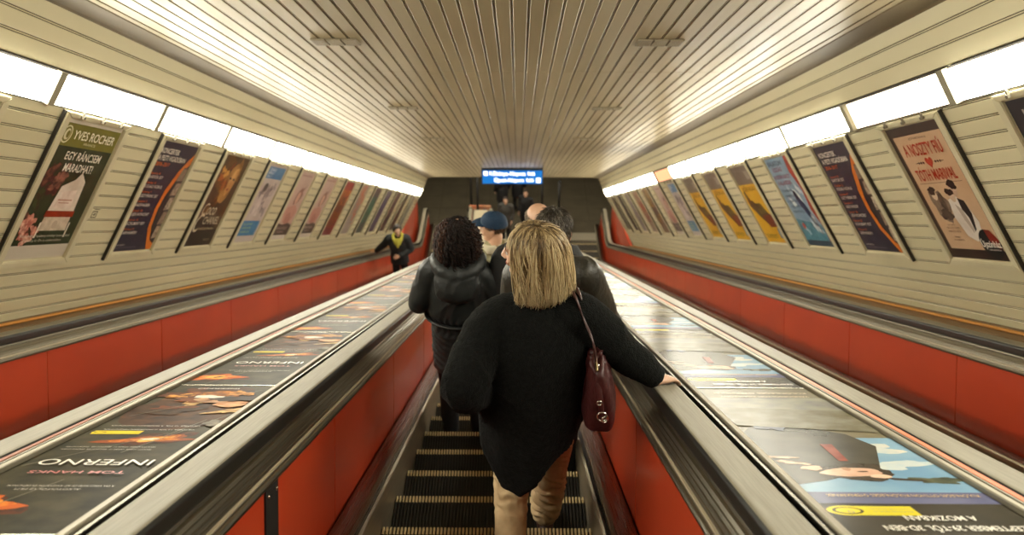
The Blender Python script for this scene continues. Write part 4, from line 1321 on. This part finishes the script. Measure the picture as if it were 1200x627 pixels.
def jacket(root, J, m, hem=.0, puff=1., r_arm=(.085, .078, .066, .060, .05), name='jacket', folds=None, voxel=.010, hem_r=(.20, .15), waist_r=(.165, .13), chest_r=(.195, .145), collar=True, extra=None):
    bm = bmesh.new()
    nb, ch, wa, pe = J['neck'], J['chest'], J['waist'], J['pelvis']
    bot = V((pe.x, pe.y, hem))
    p = puff
    tube(bm, [nb - V((0, 0, .005)), ch + (nb - ch) * .70, ch, wa, pe + V((0, 0, .02)), bot], [(.075, .07), (.150 * p, .105 * p), (chest_r[0] * p, chest_r[1] * p), (waist_r[0] * p, waist_r[1] * p), (hem_r[0] * .97, hem_r[1] * .97), hem_r], seg=24, caps=False)
    for q in ('L', 'R'):
        s_ = J['sh' + q]
        tube(bm, [nb - V((0, 0, .035)), nb + (s_ - nb) * .5 - V((0, 0, .012)), s_ - V((0, 0, .012))], [.075, .080, r_arm[0] * .98], sub=4)
    if collar: tube(bm, [nb - V((0, 0, .03)), nb + V((0, -.008, .045))], [(.080, .078), (.072, .070)], sub=2, caps=False)
    for q in ('L', 'R'):
        s_, e, w = J['sh' + q], J['el' + q], J['wr' + q]
        tube(bm, [nb + (s_ - nb) * .45 - V((0, 0, .045)), s_ - V((0, 0, .012)), s_ + (e - s_) * .5, e, e + (w - e) * .55, w], [r_arm[0], r_arm[0], r_arm[1], r_arm[2], r_arm[3], r_arm[4]], sub=5, caps=False)
    if extra: extra(bm)
    return fuse(name, bm, m, root, voxel, 5, folds or wrinkle(.009, 8, (1, 1, .8), 1))
def rotz(a): return Matrix.Rotation(R(a), 3, 'Z')
def rotm(yaw, pitch=0, roll=0): return Matrix.Rotation(R(yaw), 3, 'Z') @ Matrix.Rotation(R(pitch), 3, 'X') @ Matrix.Rotation(R(roll), 3, 'Y')
def relaxed(q): return (V((0, .35, -1)), V((-1 if q == 'L' else 1, 0, 0)), -1 if q == 'L' else 1, 22)
def person(name, loc, rz, label, group=None):
    r = empty(name, loc, (0, 0, R(rz)))
    tag(r, label, 'person', group)
    return r
def make_body(root, J, hr, hs, hands, skin, voxel=.0075):
    bm = bmesh.new()
    body_forms(bm, J, hr, hs, hands)
    return fuse('body', bm, skin, root, voxel, 2)
def rail_z(y): 
    D = (y + .728 * .5) / math.cos(TH)
    return C0.z - .5 * D - .728 * math.cos(TH)

# ---------- woman with blonde bob, nearest
def blonde():
    O = V((.20, 2.76, nose(1).z))
    root = person('person', O, 0, 'person with a blonde bob in a loose black coat, right hand on the handrail')
    def P(x, y, z): return V((x, y, z)) - O
    rz_ = rail_z(2.90)
    J = dict(head=P(.186, 3.005, 13.385), neck=P(.215, 2.955, 13.215), chest=P(.215, 2.94, 13.02), waist=P(.205, 2.90, 12.84), pelvis=P(.205, 2.86, 12.68),
             shL=P(.075, 2.935, 13.045), shR=P(.405, 2.95, 13.15), elL=P(-.070, 2.71, 12.89), elR=P(.60, 2.875, 12.955), wrL=P(-.02, 2.95, 12.72), wrR=P(.755, 2.885, rz_ + .035),
             hipL=P(.125, 2.85, 12.64), hipR=P(.29, 2.87, 12.64), knL=P(.128, 2.80, 12.40), knR=P(.318, 2.98, 12.26), anL=P(.115, 2.50, nose(0).z + .09), anR=P(.285, 2.90, nose(1).z + .09))
    J['knL'] = P(.118, 2.84, 12.36)
    hr = rotm(72, -4, 0)
    hands = dict(L=(V((.5, .85, -.25)), V((-.8, .4, .3)), -1, 30), R=(V((.55, .80, -.40)), V((.0, .45, .9)), 1, 24))
    hands['R'] = (V((.80, .58, -.30)), V((.12, .42, .9)), -1 if False else 1, 20)
    make_body(root, J, hr, 1.0, hands, SKINP, .006)
    eyes(root, J['head'], hr, 1.0)
    # trousers: slim beige, creased behind the knees and at the ankles
    def fold(c):
        w = c + O
        base = wrinkle(.0035, 12, (1, 1, 1.2), 4)(c)
        for kz, amp, rg in ((12.36, .010, .16), (11.99, .011, .13), (12.10, .007, .10)):
            d = abs(w.z - kz)
            if d < rg:
                base += amp * (1 - d / rg) * math.sin((w.z + .35 * (w.x - .2) + .04 * noise.noise(c * 14)) * 150)
        return base
    trousers(root, J, mat('beige_cotton', (.47, .34, .185), .8, col2=(.40, .285, .15), scale=18, bump=.2, bscale=400), (.100, .094, .084, .076, .068), folds=fold, voxel=.007, hem=-.055)
    shoes(root, J, mat('dark_leather_shoe', (.06, .03, .022), .35))
    # red jumper showing below the coat on the left hip
    bm = bmesh.new()
    tube(bm, [P(.205, 2.86, 12.80), P(.20, 2.86, 12.66)], [(.175, .135), (.185, .145)], sub=3)
    fuse('jumper', bm, mat('red_knit', (.42, .05, .025), .8, bump=.3, bscale=200), root, .010, 3)
    # coat: loose body with a dropping pointed back hem, wide sleeves
    FLEECE = mat('black_fleece', (.0040, .0047, .0043), .95, col2=(.0078, .0085, .0078), scale=60, bump=1.0, bscale=160, sheen=.02, spec=.15)
    bm = bmesh.new()
    rows = 26; seg = 56
    key = [(0, (.213, 2.950, 13.225), .070, .066), (.06, (.215, 2.945, 13.185), .110, .088), (.14, (.215, 2.935, 13.12), .185, .125), (.26, (.212, 2.915, 13.02), .228, .160), (.42, (.210, 2.885, 12.88), .238, .182), (.60, (.208, 2.865, 12.74), .244, .196), (.80, (.207, 2.85, 12.60), .236, .202), (1.0, (.205, 2.845, 12.47), .226, .205)]
    def kf(t):
        for (a, ca, wa, da), (b, cb, wb, db) in zip(key, key[1:]):
            if t <= b:
                f = (t - a) / (b - a); f = f * f * (3 - 2 * f) * .5 + f * .5
                return V(ca).lerp(V(cb), f), wa + (wb - wa) * f, da + (db - da) * f
        return V(key[-1][1]), key[-1][2], key[-1][3]
    def hem(th):
        # th measured with 0 = right, 90 = front, 270 = back (towards the viewer)
        d = math.degrees(th) % 360
        pts = [(0, .16), (40, .12), (90, .05), (140, .02), (180, .06), (205, .02), (232, -.13), (246, -.205), (262, -.14), (290, .00), (320, .10), (345, .15), (360, .16)]
        for (a, x), (b, y) in zip(pts, pts[1:]):
            if d <= b: return x + (y - x) * (d - a) / (b - a)
        return 0
    def shell(sc, t0=0.):
        rg = []
        for i in range(rows + 1):
            t = t0 + (1 - t0) * i / rows
            c, a, b = kf(t)
            r_ = []
            for k in range(seg):
                th = 2 * math.pi * k / seg
                z = hem(th) * max(0, (t - .45) / .55) ** 1.6
                w_ = 1 + .045 * max(0, t - .35) * math.sin(5 * th + 1.0 + 2 * t) + .03 * max(0, t - .4) * math.sin(9 * th + 2)
                r_.append(bm.verts.new(V((c.x + (a - sc) * w_ * math.cos(th), c.y + (b - sc) * w_ * math.sin(th), c.z + z + (.004 if sc else 0))) - O))
            rg.append(r_)
        return rg
    A = shell(0); B = shell(.022, .45)
    def skin_(rg, flip):
        for X, Y in zip(rg, rg[1:]):
            for k in range(seg):
                f = (X[k], X[(k + 1) % seg], Y[(k + 1) % seg], Y[k])
                bm.faces.new(f[::-1] if flip else f)
    skin_(A, False); skin_(B, True)
    for k in range(seg):
        bm.faces.new((A[-1][k], A[-1][(k + 1) % seg], B[-1][(k + 1) % seg], B[-1][k]))
    bm.faces.new(A[0][::-1]); bm.faces.new(B[0])
    # sleeves
    tube(bm, [P(.13, 2.945, 13.10), P(.045, 2.93, 13.06), P(-.028, 2.83, 12.975), P(-.078, 2.72, 12.90), P(-.045, 2.80, 12.80), P(-.015, 2.92, 12.735)], [.105, .108, .104, .098, .090, .060], sub=6, seg=22)
    tube(bm, [P(.30, 2.945, 13.115), P(.40, 2.945, 13.105), P(.50, 2.915, 13.04), P(.60, 2.88, 12.95), P(.68, 2.875, 12.885), P(.752, 2.882, rz_ + .048)], [.104, .102, .090, .080, .071, .050], sub=6, seg=22, caps=False)
    # soft stand collar
    tube(bm, [P(.215, 2.95, 13.19), P(.213, 2.955, 13.255)], [(.092, .085), (.082, .076)], sub=2, caps=False)
    w1 = wrinkle(.010, 5.5, (1, 1, .55), 6, .0028)
    fuse('coat', bm, FLEECE, root, .0075, 4, w1)
    # straight hair cut to a bob, darker at the roots
    hc = J['head']
    prof = [(.012, .128), (.045, .124), (.078, .104), (.100, .070), (.114, .030), (.124, -.015), (.131, -.065), (.137, -.115), (.139, -.160), (.133, -.188)]
    rr = random.Random(11)
    lines, tones = [], []
    fa = math.atan2((hr @ V((0, 1, 0))).y, (hr @ V((0, 1, 0))).x)
    def env(u):
        u = max(0, min(1, u)) * (len(prof) - 1)
        i = min(int(u), len(prof) - 2); f = u - i
        return prof[i][0] + (prof[i + 1][0] - prof[i][0]) * f, prof[i][1] + (prof[i + 1][1] - prof[i][1]) * f
    for n_ in range(4600):
        az = rr.uniform(-math.pi, math.pi)
        d = abs((az - fa + math.pi) % (2 * math.pi) - math.pi)
        lay = rr.uniform(.80, 1.0) if rr.random() < .7 else rr.uniform(.66, .9)
        u0 = rr.uniform(0, .34)
        u1 = rr.uniform(.83, 1.03)
        if d < R(40):
            # short locks swept off the forehead towards the side
            u0 = rr.uniform(0, .06); u1 = rr.uniform(.20, .34)
        elif d < R(78):
            u0 = rr.uniform(0, .15); u1 = rr.uniform(.6, 1.0)
        pts = []
        N = 15
        wob = rr.uniform(-.25, .25); ph = rr.uniform(0, 6.3); wv = rr.uniform(.0, .006); flick = rr.uniform(-.02, .03)
        sgn = 1 if ((az - fa + math.pi) % (2 * math.pi) - math.pi) > 0 else -1
        for i in range(N):
            t = i / (N - 1)
            u = u0 + (min(u1, 1) - u0) * t
            r_, z = env(u)
            a = az + wob * t * t * .6 + .05 * math.sin(ph + t * 5) + (sgn * .9 * t if d < R(40) else (sgn * .85 * t ** .8 if d < R(78) else 0))
            lock = 1 + .03 * math.sin(az * 17 + 1.3 * math.sin(az * 5)) * min(1, t * 2)
            k = lay * lock + (flick if t > .75 else 0) * (t - .75) * 6
            x = r_ * k * math.cos(a) * 1.15 + .008; y = r_ * k * math.sin(a) * 1.06
            back = hr @ V((0, -.032 + .036 * max(0, math.cos(d)), 0))
            w_ = wv * math.sin(ph + t * 11)
            pts.append(hc + V((x + back.x + w_, y + back.y + w_, z + .03 * (u1 - 1) * t + rr.uniform(-.002, .002))))
        lines.append(pts)
        tones.append(.46 + .30 * math.sin(az * 11 + 2 * math.sin(az * 3)) + rr.uniform(-.36, .36) + (lay - .85) * 1.2)
    strands('hair', lines, tone_mat('blonde_hair', [(.075, .046, .018), (.20, .128, .052), (.42, .31, .155), (.60, .485, .28)], .38), root, r=.0024, seg=4, tones=tones, grad=.75)
    # scalp under it
    bm = bmesh.new()
    M_ = Matrix.Translation(hc) @ hr.to_4x4()
    ell(bm, M_ @ V((0, -.024, .040)), (.080, .098, .083), hr.to_4x4()); ell(bm, M_ @ V((0, -.05, -.03)), (.080, .075, .10), hr.to_4x4())
    fuse('hair_roots', bm, mat('hair_roots', (.11, .065, .028), .5), root, .008, 3)
blonde()

# burgundy handbag on her shoulder
def handbag():
    O = V((.490, 2.80, 12.715))
    r = empty('handbag', O)
    tag(r, 'burgundy leather shoulder bag hanging beside the black coat of the blonde person', 'handbag')
    LEA = mat('burgundy_leather', (.060, .011, .010), .45, col2=(.040, .007, .007), scale=12, bump=.25, bscale=120)
    bm = bmesh.new()
    tube(bm, [(0, 0, .0), (.002, 0, .04), (.003, 0, .11), (-.002, .0, .19), (-.014, .0, .265), (-.022, 0, .295)], [(.068, .160), (.071, .165), (.064, .162), (.050, .152), (.032, .138), (.022, .126)], seg=40, caps=False, pw=.55)
    def f(c):
        a = math.atan2(c.y, c.x)
        return .007 * math.sin(a * 9 + 3 * math.sin(c.z * 6)) * max(0, min(1, c.z / .3)) + wrinkle(.005, 9, (1, 1, .6), 9)(c)
    fuse('bag_body', bm, LEA, r, .007, 4, f)
    bm = bmesh.new()
    tube(bm, [(-.024, -.12, .305), (-.025, -.04, .312), (-.025, .05, .312), (-.024, .12, .305)], [.006] * 4, seg=8); obj('zip', bm, mat('zip_brass', (.35, .27, .14), .3, metal=1), r, True)
    # two straps up to the shoulder, with rings
    STR = mat('dark_strap', (.045, .014, .012), .35)
    sh = V((.385, 2.90, 13.215)) - O
    for i, (dy, dx) in enumerate(((-.075, -.004), (.075, .010))):
        bm = bmesh.new()
        b = V((-.018 + dx, dy, .285))
        sh2 = sh + V((0, 0, .006 - .004 * i)) + V((.018 * i, .03 * i, 0))
        tube(bm, [b, b + (sh2 - b) * .45 + V((.022, -.045 + .02 * i, 0)), sh2 + V((.035, -.05, -.075)), sh2, sh2 + V((-.015, .075, -.03)), V((-.02, .12 - .02 * i, .27))], [(.010, .0045)] * 6, side=(0, 1, 0), seg=10)
        obj('strap', bm, STR, r, True)
        bm = bmesh.new(); bmesh.ops.create_uvsphere(bm, u_segments=12, v_segments=8, radius=.010, matrix=Matrix.Translation(b + V((.004, -.006, .012)))); obj('rivet', bm, M_CHROME, r, True)
    def torus(name, c, R_, r_, rot):
        bm = bmesh.new(); n, m_ = 24, 8
        vs = [[bm.verts.new(V(c) + rot @ V(((R_ + r_ * math.cos(2 * math.pi * j / m_)) * math.cos(2 * math.pi * i / n), (R_ + r_ * math.cos(2 * math.pi * j / m_)) * math.sin(2 * math.pi * i / n), r_ * math.sin(2 * math.pi * j / m_)))) for j in range(m_)] for i in range(n)]
        for i in range(n):
            for j in range(m_):
                bm.faces.new((vs[i][j], vs[(i + 1) % n][j], vs[(i + 1) % n][(j + 1) % m_], vs[i][(j + 1) % m_]))
        return obj(name, bm, M_CHROME, r, True)
    bm = bmesh.new(); tube(bm, [(-.016, -.140, .25), (-.006, -.168, .19), (0, -.182, .13)], [(.011, .004)] * 3, seg=8); obj('tab', bm, LEA, r, True)
    torus('ring', (.002, -.190, .115), .020, .0035, rotm(0, 75))
    torus('ring', (.016, -.188, .10), .015, .003, rotm(30, 80))
    torus('ring', (-.012, -.180, .18), .010, .003, rotm(0, 80))
handbag()

# ---------- woman with dark curls and a hooded parka
def curly():
    k = 5
    O = V((-.232, 4.53, nose(k).z))
    root = person('person', O, 0, 'person with dark curly hair in a black hooded parka, standing at the left handrail')
    rz_ = rail_z(4.93)
    J = joints(1.81, elR=(.275, -.02, 1.17), wrR=(.245, .13, .97))
    J['elL'] = V((-.262, -.01, 1.20)); J['wrL'] = V((-.250, .24, 1.12)); J['elR'] = V((.25, -.02, 1.17)); J['shL'].x = -.165; J['shR'].x = .150; J['shR'].z -= .05; J['shL'].z -= .02
    hr = rotm(-4, -3)
    hands = dict(L=(V((.1, .9, -.2)), V((-.6, .1, .7)), -1, 26), R=relaxed('R'))
    make_body(root, J, hr, .98, hands, SKIN)
    trousers(root, J, mat('black_denim', (.016, .016, .018), .8))
    shoes(root, J, mat('oxblood_shoe', (.11, .03, .02), .4))
    PARK = mat('black_parka', (.011, .0135, .0135), .52, col2=(.016, .019, .019), scale=14, spec=.45)
    nb = J['neck']
    def fold(c):
        b = wrinkle(.009, 8, (1, 1, .8), 3)(c)
        zc = c.z - 1.10
        if abs(zc) < .10 and abs(c.x) < .24: b += .007 * math.sin(c.x * 150 + 2 * math.sin(c.z * 40)) * (1 - abs(zc) / .10) - .012 * math.exp(-(zc / .022) ** 2)
        if .72 < c.z < 1.02: b += .005 * math.sin((c.z - .3 * abs(c.x)) * 130)* max(0, min(1, (abs(c.x) - .05) * 8))
        return b
    jacket(root, J, PARK, hem=.68, puff=1.14, r_arm=(.086, .082, .076, .066, .050), hem_r=(.195, .165), waist_r=(.185, .150), chest_r=(.180, .145), folds=fold, voxel=.0095)
    # hood lying on the back
    bm = bmesh.new()
    tube(bm, [nb + V((-.085, .10, -.03)), nb + V((-.135, .0, .015)), nb + V((-.10, -.105, .0)), nb + V((0, -.15, -.03)), nb + V((.10, -.105, .0)), nb + V((.135, .0, .015)), nb + V((.085, .10, -.03))], [.030, .040, .046, .048, .046, .040, .030], sub=6)
    tube(bm, [nb + V((0, -.105, .0)), nb + V((0, -.155, -.085)), nb + V((0, -.160, -.165)), nb + V((0, -.135, -.215))], [(.125, .055), (.150, .062), (.125, .052), (.06, .028)], sub=6, seg=22)
    def hf(c):
        q = c - nb
        return .004 * math.sin(q.z * 34 + 10 * abs(q.x)) * (1 if q.y < 0 else 0) + wrinkle(.006, 9, (1, 1, 1), 8)(c)
    hood = fuse('hood', bm, mat('parka_hood', (.022, .025, .025), .5, col2=(.016, .019, .019), scale=14), root, .008, 4, hf)
    # cord and stitched belt at the waist
    bm = bmesh.new()
    w = J['waist']; pts = [(w + V((.225 * math.cos(a), .180 * math.sin(a), -.01))) for a in [2 * math.pi * i / 24 for i in range(25)]]
    tube(bm, pts, [(.008, .016)] * 25, side=(0, 0, 1), seg=8, sub=1, caps=False)
    obj('belt', bm, mat('parka_belt', (.012, .013, .013), .4), root, True)
    # curls
    hc = J['head']
    rr = random.Random(4)
    lines, tones = [], []
    for n_ in range(1500):
        th = math.acos(rr.uniform(-.35, 1)); ph = rr.uniform(-math.pi, math.pi)
        d = V((math.sin(th) * math.sin(ph), math.sin(th) * math.cos(ph), math.cos(th)))
        if d.y > .45 and d.z < .55: continue
        p = hc + V((d.x * .074, -.016 + d.y * .094, .034 + d.z * .08))
        out = V((d.x, d.y * .9, d.z * .4))
        L = rr.uniform(.10, .27) if d.z > -.1 else rr.uniform(.08, .17)
        rad = rr.uniform(.006, .012); turns = L / rr.uniform(.028, .045)
        N = int(10 + turns * 7); ph0 = rr.uniform(0, 6.28)
        bulge = rr.uniform(.035, .078)
        pts = []
        for i in range(N):
            t = i / (N - 1)
            c = p + out * (bulge * math.sin(min(1, t * 1.5) * math.pi / 2)) + V((0, -.012 * t, -L * (t ** 1.35) * (.55 + .45 * (1 - max(0, d.z)) + .45 * max(0, d.z) * t)))
            e = rad * min(1, t * 4)
            ax = V((d.y, -d.x, 0)); ax = ax.normalized() if ax.length > .05 else V((1, 0, 0))
            pts.append(c + ax * e * math.cos(ph0 + turns * 6.28 * t) + V((d.x, d.y, 0)) * e * math.sin(ph0 + turns * 6.28 * t))
        lines.append(pts); tones.append(min(1, max(0, .25 + rr.uniform(-.25, .3) + (.45 if d.x < -.55 else 0) + (.3 if d.x > .75 else 0))))
    strands('hair', lines, tone_mat('dark_curls', [(.006, .004, .0035), (.012, .007, .0055), (.028, .013, .009), (.075, .032, .018)], .6, .2), root, r=.0042, seg=4, taper=.7, tones=tones)
    bm = bmesh.new()
    ell(bm, hc + V((0, -.028, .03)), (.085, .098, .085)); ell(bm, hc + V((0, -.05, -.06)), (.095, .072, .10))
    fuse('hair_roots', bm, mat('curl_roots', (.010, .006, .005), .6), root, .009, 3)
curly()

# ---------- man in the leather jacket, right in front of the blonde woman
def leather():
    O = V((.325, 3.72, nose(3).z))
    root = person('person', O, 0, 'person with short dark hair in a leather jacket, in front of the blonde person')
    rz_ = rail_z(4.05)
    J = joints(1.85)
    J['shL'].x = -.165; J['shR'].x = .165; J['elL'].x = -.225
    J['elR'] = V((.285, .06, 1.20)); J['wrR'] = V((.405, 4.05 - 3.72, rz_ + .045 - O.z))
    hr = rotm(-6, -2)
    hands = dict(L=relaxed('L'), R=(V((.35, .85, -.4)), V((.05, .42, .9)), 1, 24))
    make_body(root, J, hr, 1.06, hands, SKIN)
    trousers(root, J, mat('dark_navy_trousers', (.010, .011, .015), .85), (.105, .09, .076, .07, .064))
    shoes(root, J, SHOEB)
    LEA = mat('brown_black_leather', (.030, .027, .019), .46, col2=(.021, .019, .014), scale=10, bump=.3, bscale=90, spec=.45)
    jacket(root, J, LEA, hem=.86, puff=1.0, r_arm=(.090, .084, .076, .068, .056), hem_r=(.20, .155), chest_r=(.195, .145), waist_r=(.18, .14), folds=wrinkle(.008, 7, (1, 1, .6), 5))
    short_hair(root, J['head'], hr, 1.08, tone_mat('greying_hair', [(.016, .013, .010), (.045, .034, .024), (.085, .068, .05), (.26, .23, .185)], .4), 2600, .034, 0, -.065, seed=8)
    bm = bmesh.new()
    M_ = Matrix.Translation(J['head']) @ hr.to_4x4() @ Matrix.Scale(1.07, 4)
    ell(bm, M_ @ V((0, -.022, .040)), (.078 * 1.07, .095 * 1.07, .080 * 1.07)); ell(bm, M_ @ V((0, -.055, -.02)), (.070, .062, .070))
    fuse('hair_roots', bm, mat('grey_roots', (.045, .032, .022), .5), root, .008, 3)
leather()

# ---------- bald man
def bald():
    O = V((.268, 4.55, nose(5).z))
    root = person('person', O, 0, 'person with a bald crown and grey side hair, beyond the leather jacket')
    J = joints(1.895)
    hr = rotm(14, 2)
    make_body(root, J, hr, 1.06, dict(L=relaxed('L'), R=relaxed('R')), SKINP)
    trousers(root, J, mat('grey_trousers', (.03, .03, .032), .85))
    shoes(root, J, SHOEB)
    jacket(root, J, mat('dark_grey_coat', (.028, .028, .028), .8), hem=.80, puff=1.08)
    short_hair(root, J['head'], hr, 1.07, tone_mat('grey_fringe', [(.16, .13, .095), (.26, .22, .165), (.38, .33, .26), (.48, .43, .35)], .5), 1500, .014, .055, -.07, seed=2)
bald()

# ---------- man with blue cap
def capman():
    O = V((-.055, 6.10, nose(9).z))
    root = person('person', O, 18, 'person in a blue peaked cap and pale olive jacket, face turned to the left')
    J = joints(1.86)
    hr = rotm(58, -4)
    make_body(root, J, hr, 1.06, dict(L=relaxed('L'), R=relaxed('R')), SKINP)
    eyes(root, J['head'], hr, 1.06)
    trousers(root, J, mat('blue_denim', (.03, .045, .09), .85))
    shoes(root, J, SHOE)
    OL = mat('pale_olive_cotton', (.36, .34, .20), .8, col2=(.29, .27, .155), scale=9)
    jacket(root, J, OL, hem=.82, puff=1.10, r_arm=(.098, .09, .078, .07, .055))
    nb = J['neck']
    bm = bmesh.new()
    tube(bm, [nb + V((-.075, .085, -.03)), nb + V((-.10, -.01, .02)), nb + V((-.06, -.085, .035)), nb + V((.06, -.085, .035)), nb + V((.10, -.01, .02)), nb + V((.075, .085, -.03))], [(.018, .042)] * 6, sub=5)
    fuse('collar', bm, mat('cream_collar', (.58, .53, .38), .8), root, .008, 3)
    short_hair(root, J['head'], hr, 1.06, tone_mat('brown_hair', [(.05, .03, .018), (.09, .055, .03), (.15, .10, .06)], .5), 1200, .024, 0, -.06, seed=6)
    BL = mat('blue_cap', (.007, .033, .078), .8, col2=(.005, .025, .06), scale=10)
    M_ = Matrix.Translation(J['head']) @ hr.to_4x4() @ Matrix.Scale(1.08, 4)
    bm = bmesh.new()
    n = 28
    rings = []
    for (z, r_) in ((.030, 1.0), (.055, 1.0), (.085, .93), (.110, .76), (.126, .48), (.132, .15)):
        rings.append([bm.verts.new(M_ @ V((.084 * r_ * math.cos(2 * math.pi * i / n), -.012 + .106 * r_ * math.sin(2 * math.pi * i / n), z + .012 * math.sin(2 * math.pi * i / n) * (1 if z < .06 else .4)))) for i in range(n)])
    for A, B in zip(rings, rings[1:]):
        for i in range(n): bm.faces.new((A[i], A[(i + 1) % n], B[(i + 1) % n], B[i]))
    bm.faces.new(rings[-1]); bm.faces.new(rings[0][::-1])
    capo = fuse('cap', bm, BL, root, .006, 3)
    bm = bmesh.new()
    tube(bm, [M_ @ V((0, .055, .040)), M_ @ V((0, .11, .044)), M_ @ V((0, .150, .036)), M_ @ V((0, .172, .028))], [(.080, .007), (.078, .007), (.062, .006), (.032, .005)], side=hr @ V((1, 0, 0)), seg=24)
    fuse('peak', bm, BL, capo, .005, 2)
    bm = bmesh.new(); ell(bm, M_ @ V((0, -.012, .137)), (.008, .008, .005)); obj('button', bm, BL, capo, True)
capman()
def backpack():
    O = V((-.02, 5.93, nose(9).z + 1.05))
    r = empty('backpack', O, (0, 0, R(18)))
    tag(r, 'navy blue backpack on the back of the person in the blue cap', 'backpack')
    NV_ = mat('navy_nylon', (.018, .026, .075), .55, col2=(.013, .018, .05), scale=12)
    bm = bmesh.new()
    tube(bm, [(0, -.03, 0), (0, -.045, .06), (0, -.045, .22), (0, -.03, .33), (0, -.01, .37)], [(.12, .06), (.15, .085), (.15, .085), (.13, .07), (.08, .035)], seg=22)
    fuse('bag_body', bm, NV_, r, .009, 4, wrinkle(.005, 8, (1, 1, 1), 3))
    bm = bmesh.new(); tube(bm, [(0, -.11, .03), (0, -.13, .08), (0, -.125, .16)], [(.10, .03), (.115, .04), (.09, .03)]); fuse('pocket', bm, NV_, r, .009, 3)
    for s in (-1, 1):
        bm = bmesh.new()
        tube(bm, [(s * .10, .01, .34), (s * .115, .06, .43), (s * .12, .15, .44), (s * .125, .255, .36), (s * .13, .27, .20), (s * .14, .17, .07), (s * .12, .02, .05)], [(.026, .007)] * 7, side=(1, 0, 0), seg=10)
        obj('strap', bm, NV_, r, True)
    bm = bmesh.new(); tube(bm, [(-.03, -.01, .37), (-.02, -.02, .41), (.02, -.02, .41), (.03, -.01, .37)], [.007] * 4, seg=8); obj('grab_loop', bm, NV_, r, True)
backpack()

# ---------- person riding up on the left lane
def rider():
    k = 33
    O = V((-2.44, nose(k).y - .20, nose(k).z))
    root = person('person', O, 180, 'person in dark coat and yellow scarf riding up the left escalator, hand on the handrail')
    J = joints(1.66)
    yh = O.y + .18
    # local frame is turned by 180 degrees
    def L(x, y, z): return V((-(x - O.x), -(y - O.y), z - O.z))
    J['wrR'] = L(-2.98, yh, rail_z(yh) + .045)
    J['elR'] = L(-2.76, O.y + .05, O.z + 1.16)
    J['wrL'] = V((-.03, .17, 1.00)); J['elL'] = V((-.26, .02, 1.08))
    hr = rotm(16, -6)
    make_body(root, J, hr, 1.0, dict(R=(V((.9, -.25, -.2)), V((0, -.3, .9)), 1, 22), L=(V((.8, .5, -.1)), V((-.2, .8, .5)), -1, 30)), SKINP)
    eyes(root, J['head'], hr, 1.0)
    trousers(root, J, mat('black_trousers', (.012, .012, .014), .85))
    shoes(root, J, SHOEB)
    jacket(root, J, mat('dark_green_black_coat', (.012, .015, .016), .75), hem=.74, puff=1.08, r_arm=(.095, .085, .074, .066, .052))
    nb = J['neck']
    bm = bmesh.new()
    tube(bm, [nb + V((-.03, .13, -.16)), nb + V((-.075, .10, -.03)), nb + V((-.09, .0, .03)), nb + V((0, -.08, .04)), nb + V((.09, .0, .03)), nb + V((.075, .10, -.03)), nb + V((.02, .135, -.14))], [(.03, .022), (.034, .03), (.034, .036), (.034, .036), (.034, .036), (.034, .03), (.03, .022)], sub=5)
    tube(bm, [nb + V((0, .10, -.02)), nb + V((0, .135, -.10)), nb + V((0, .15, -.20))], [(.06, .03), (.045, .03), (.02, .015)])
    fuse('scarf', bm, mat('yellow_scarf', (.50, .46, .06), .8), root, .009, 3, wrinkle(.006, 14, (1, 1, 1), 2))
    short_hair(root, J['head'], hr, 1.03, tone_mat('black_brown_hair', [(.012, .008, .006), (.022, .014, .01), (.04, .024, .016)], .4), 1500, .04, 0, -.05, seed=12, thick=.003)
    bm = bmesh.new(); M_ = Matrix.Translation(J['head']) @ hr.to_4x4()
    ell(bm, M_ @ V((0, -.026, .045)), (.079, .094, .082)); fuse('hair_roots', bm, mat('dark_roots', (.012, .008, .006), .6), root, .009, 3)
rider()

# ---------- people at the foot of the escalators
def passer(x, y, rz, h, label, coat, hd, turn=0, long_=True):
    root = person('person', (x, y, ZF + .006), rz, label, 'people in the lower hall')
    J = joints(h)
    hr = rotm(turn, -2)
    make_body(root, J, hr, 1.0, dict(L=relaxed('L'), R=relaxed('R')), SKINP, .011)
    eyes(root, J['head'], hr, 1.0)
    trousers(root, J, mat('black_trousers', (.012, .012, .014), .85), voxel=.012)
    shoes(root, J, SHOEB)
    jacket(root, J, coat, hem=.55 if long_ else .8, puff=1.10, voxel=.013, hem_r=(.21, .17))
    short_hair(root, J['head'], hr, 1.05, tone_mat('passer_hair', [(.010, .007, .005), hd, hd], .5), 700, .04, 0, -.07, seed=int(h * 100), thick=.004)
    bm = bmesh.new(); M_ = Matrix.Translation(J['head']) @ hr.to_4x4()
    ell(bm, M_ @ V((0, -.028, .045)), (.080, .094, .082)); fuse('hair_roots', bm, mat('passer_roots', (.012, .008, .006), .6), root, .011, 3)
BLK = mat('black_wool', (.007, .007, .008), .85)
passer(-.27, 25.15, 170, 1.66, 'person in a dark grey coat facing up from the foot of the middle escalator', mat('ash_wool', (.045, .042, .036), .85), (.05, .03, .02), 8)
passer(.42, 25.6, 150, 1.70, 'person in black half hidden behind the bald head, foot of the middle escalator', BLK, (.03, .02, .015), 20)
passer(-.42, 27.0, 20, 1.78, 'person in a black coat walking off behind the one in dark grey', BLK, (.012, .008, .006))
passer(.12, 27.3, -15, 1.82, 'person in a black coat walking off under the middle of the blue sign', BLK, (.012, .008, .006))
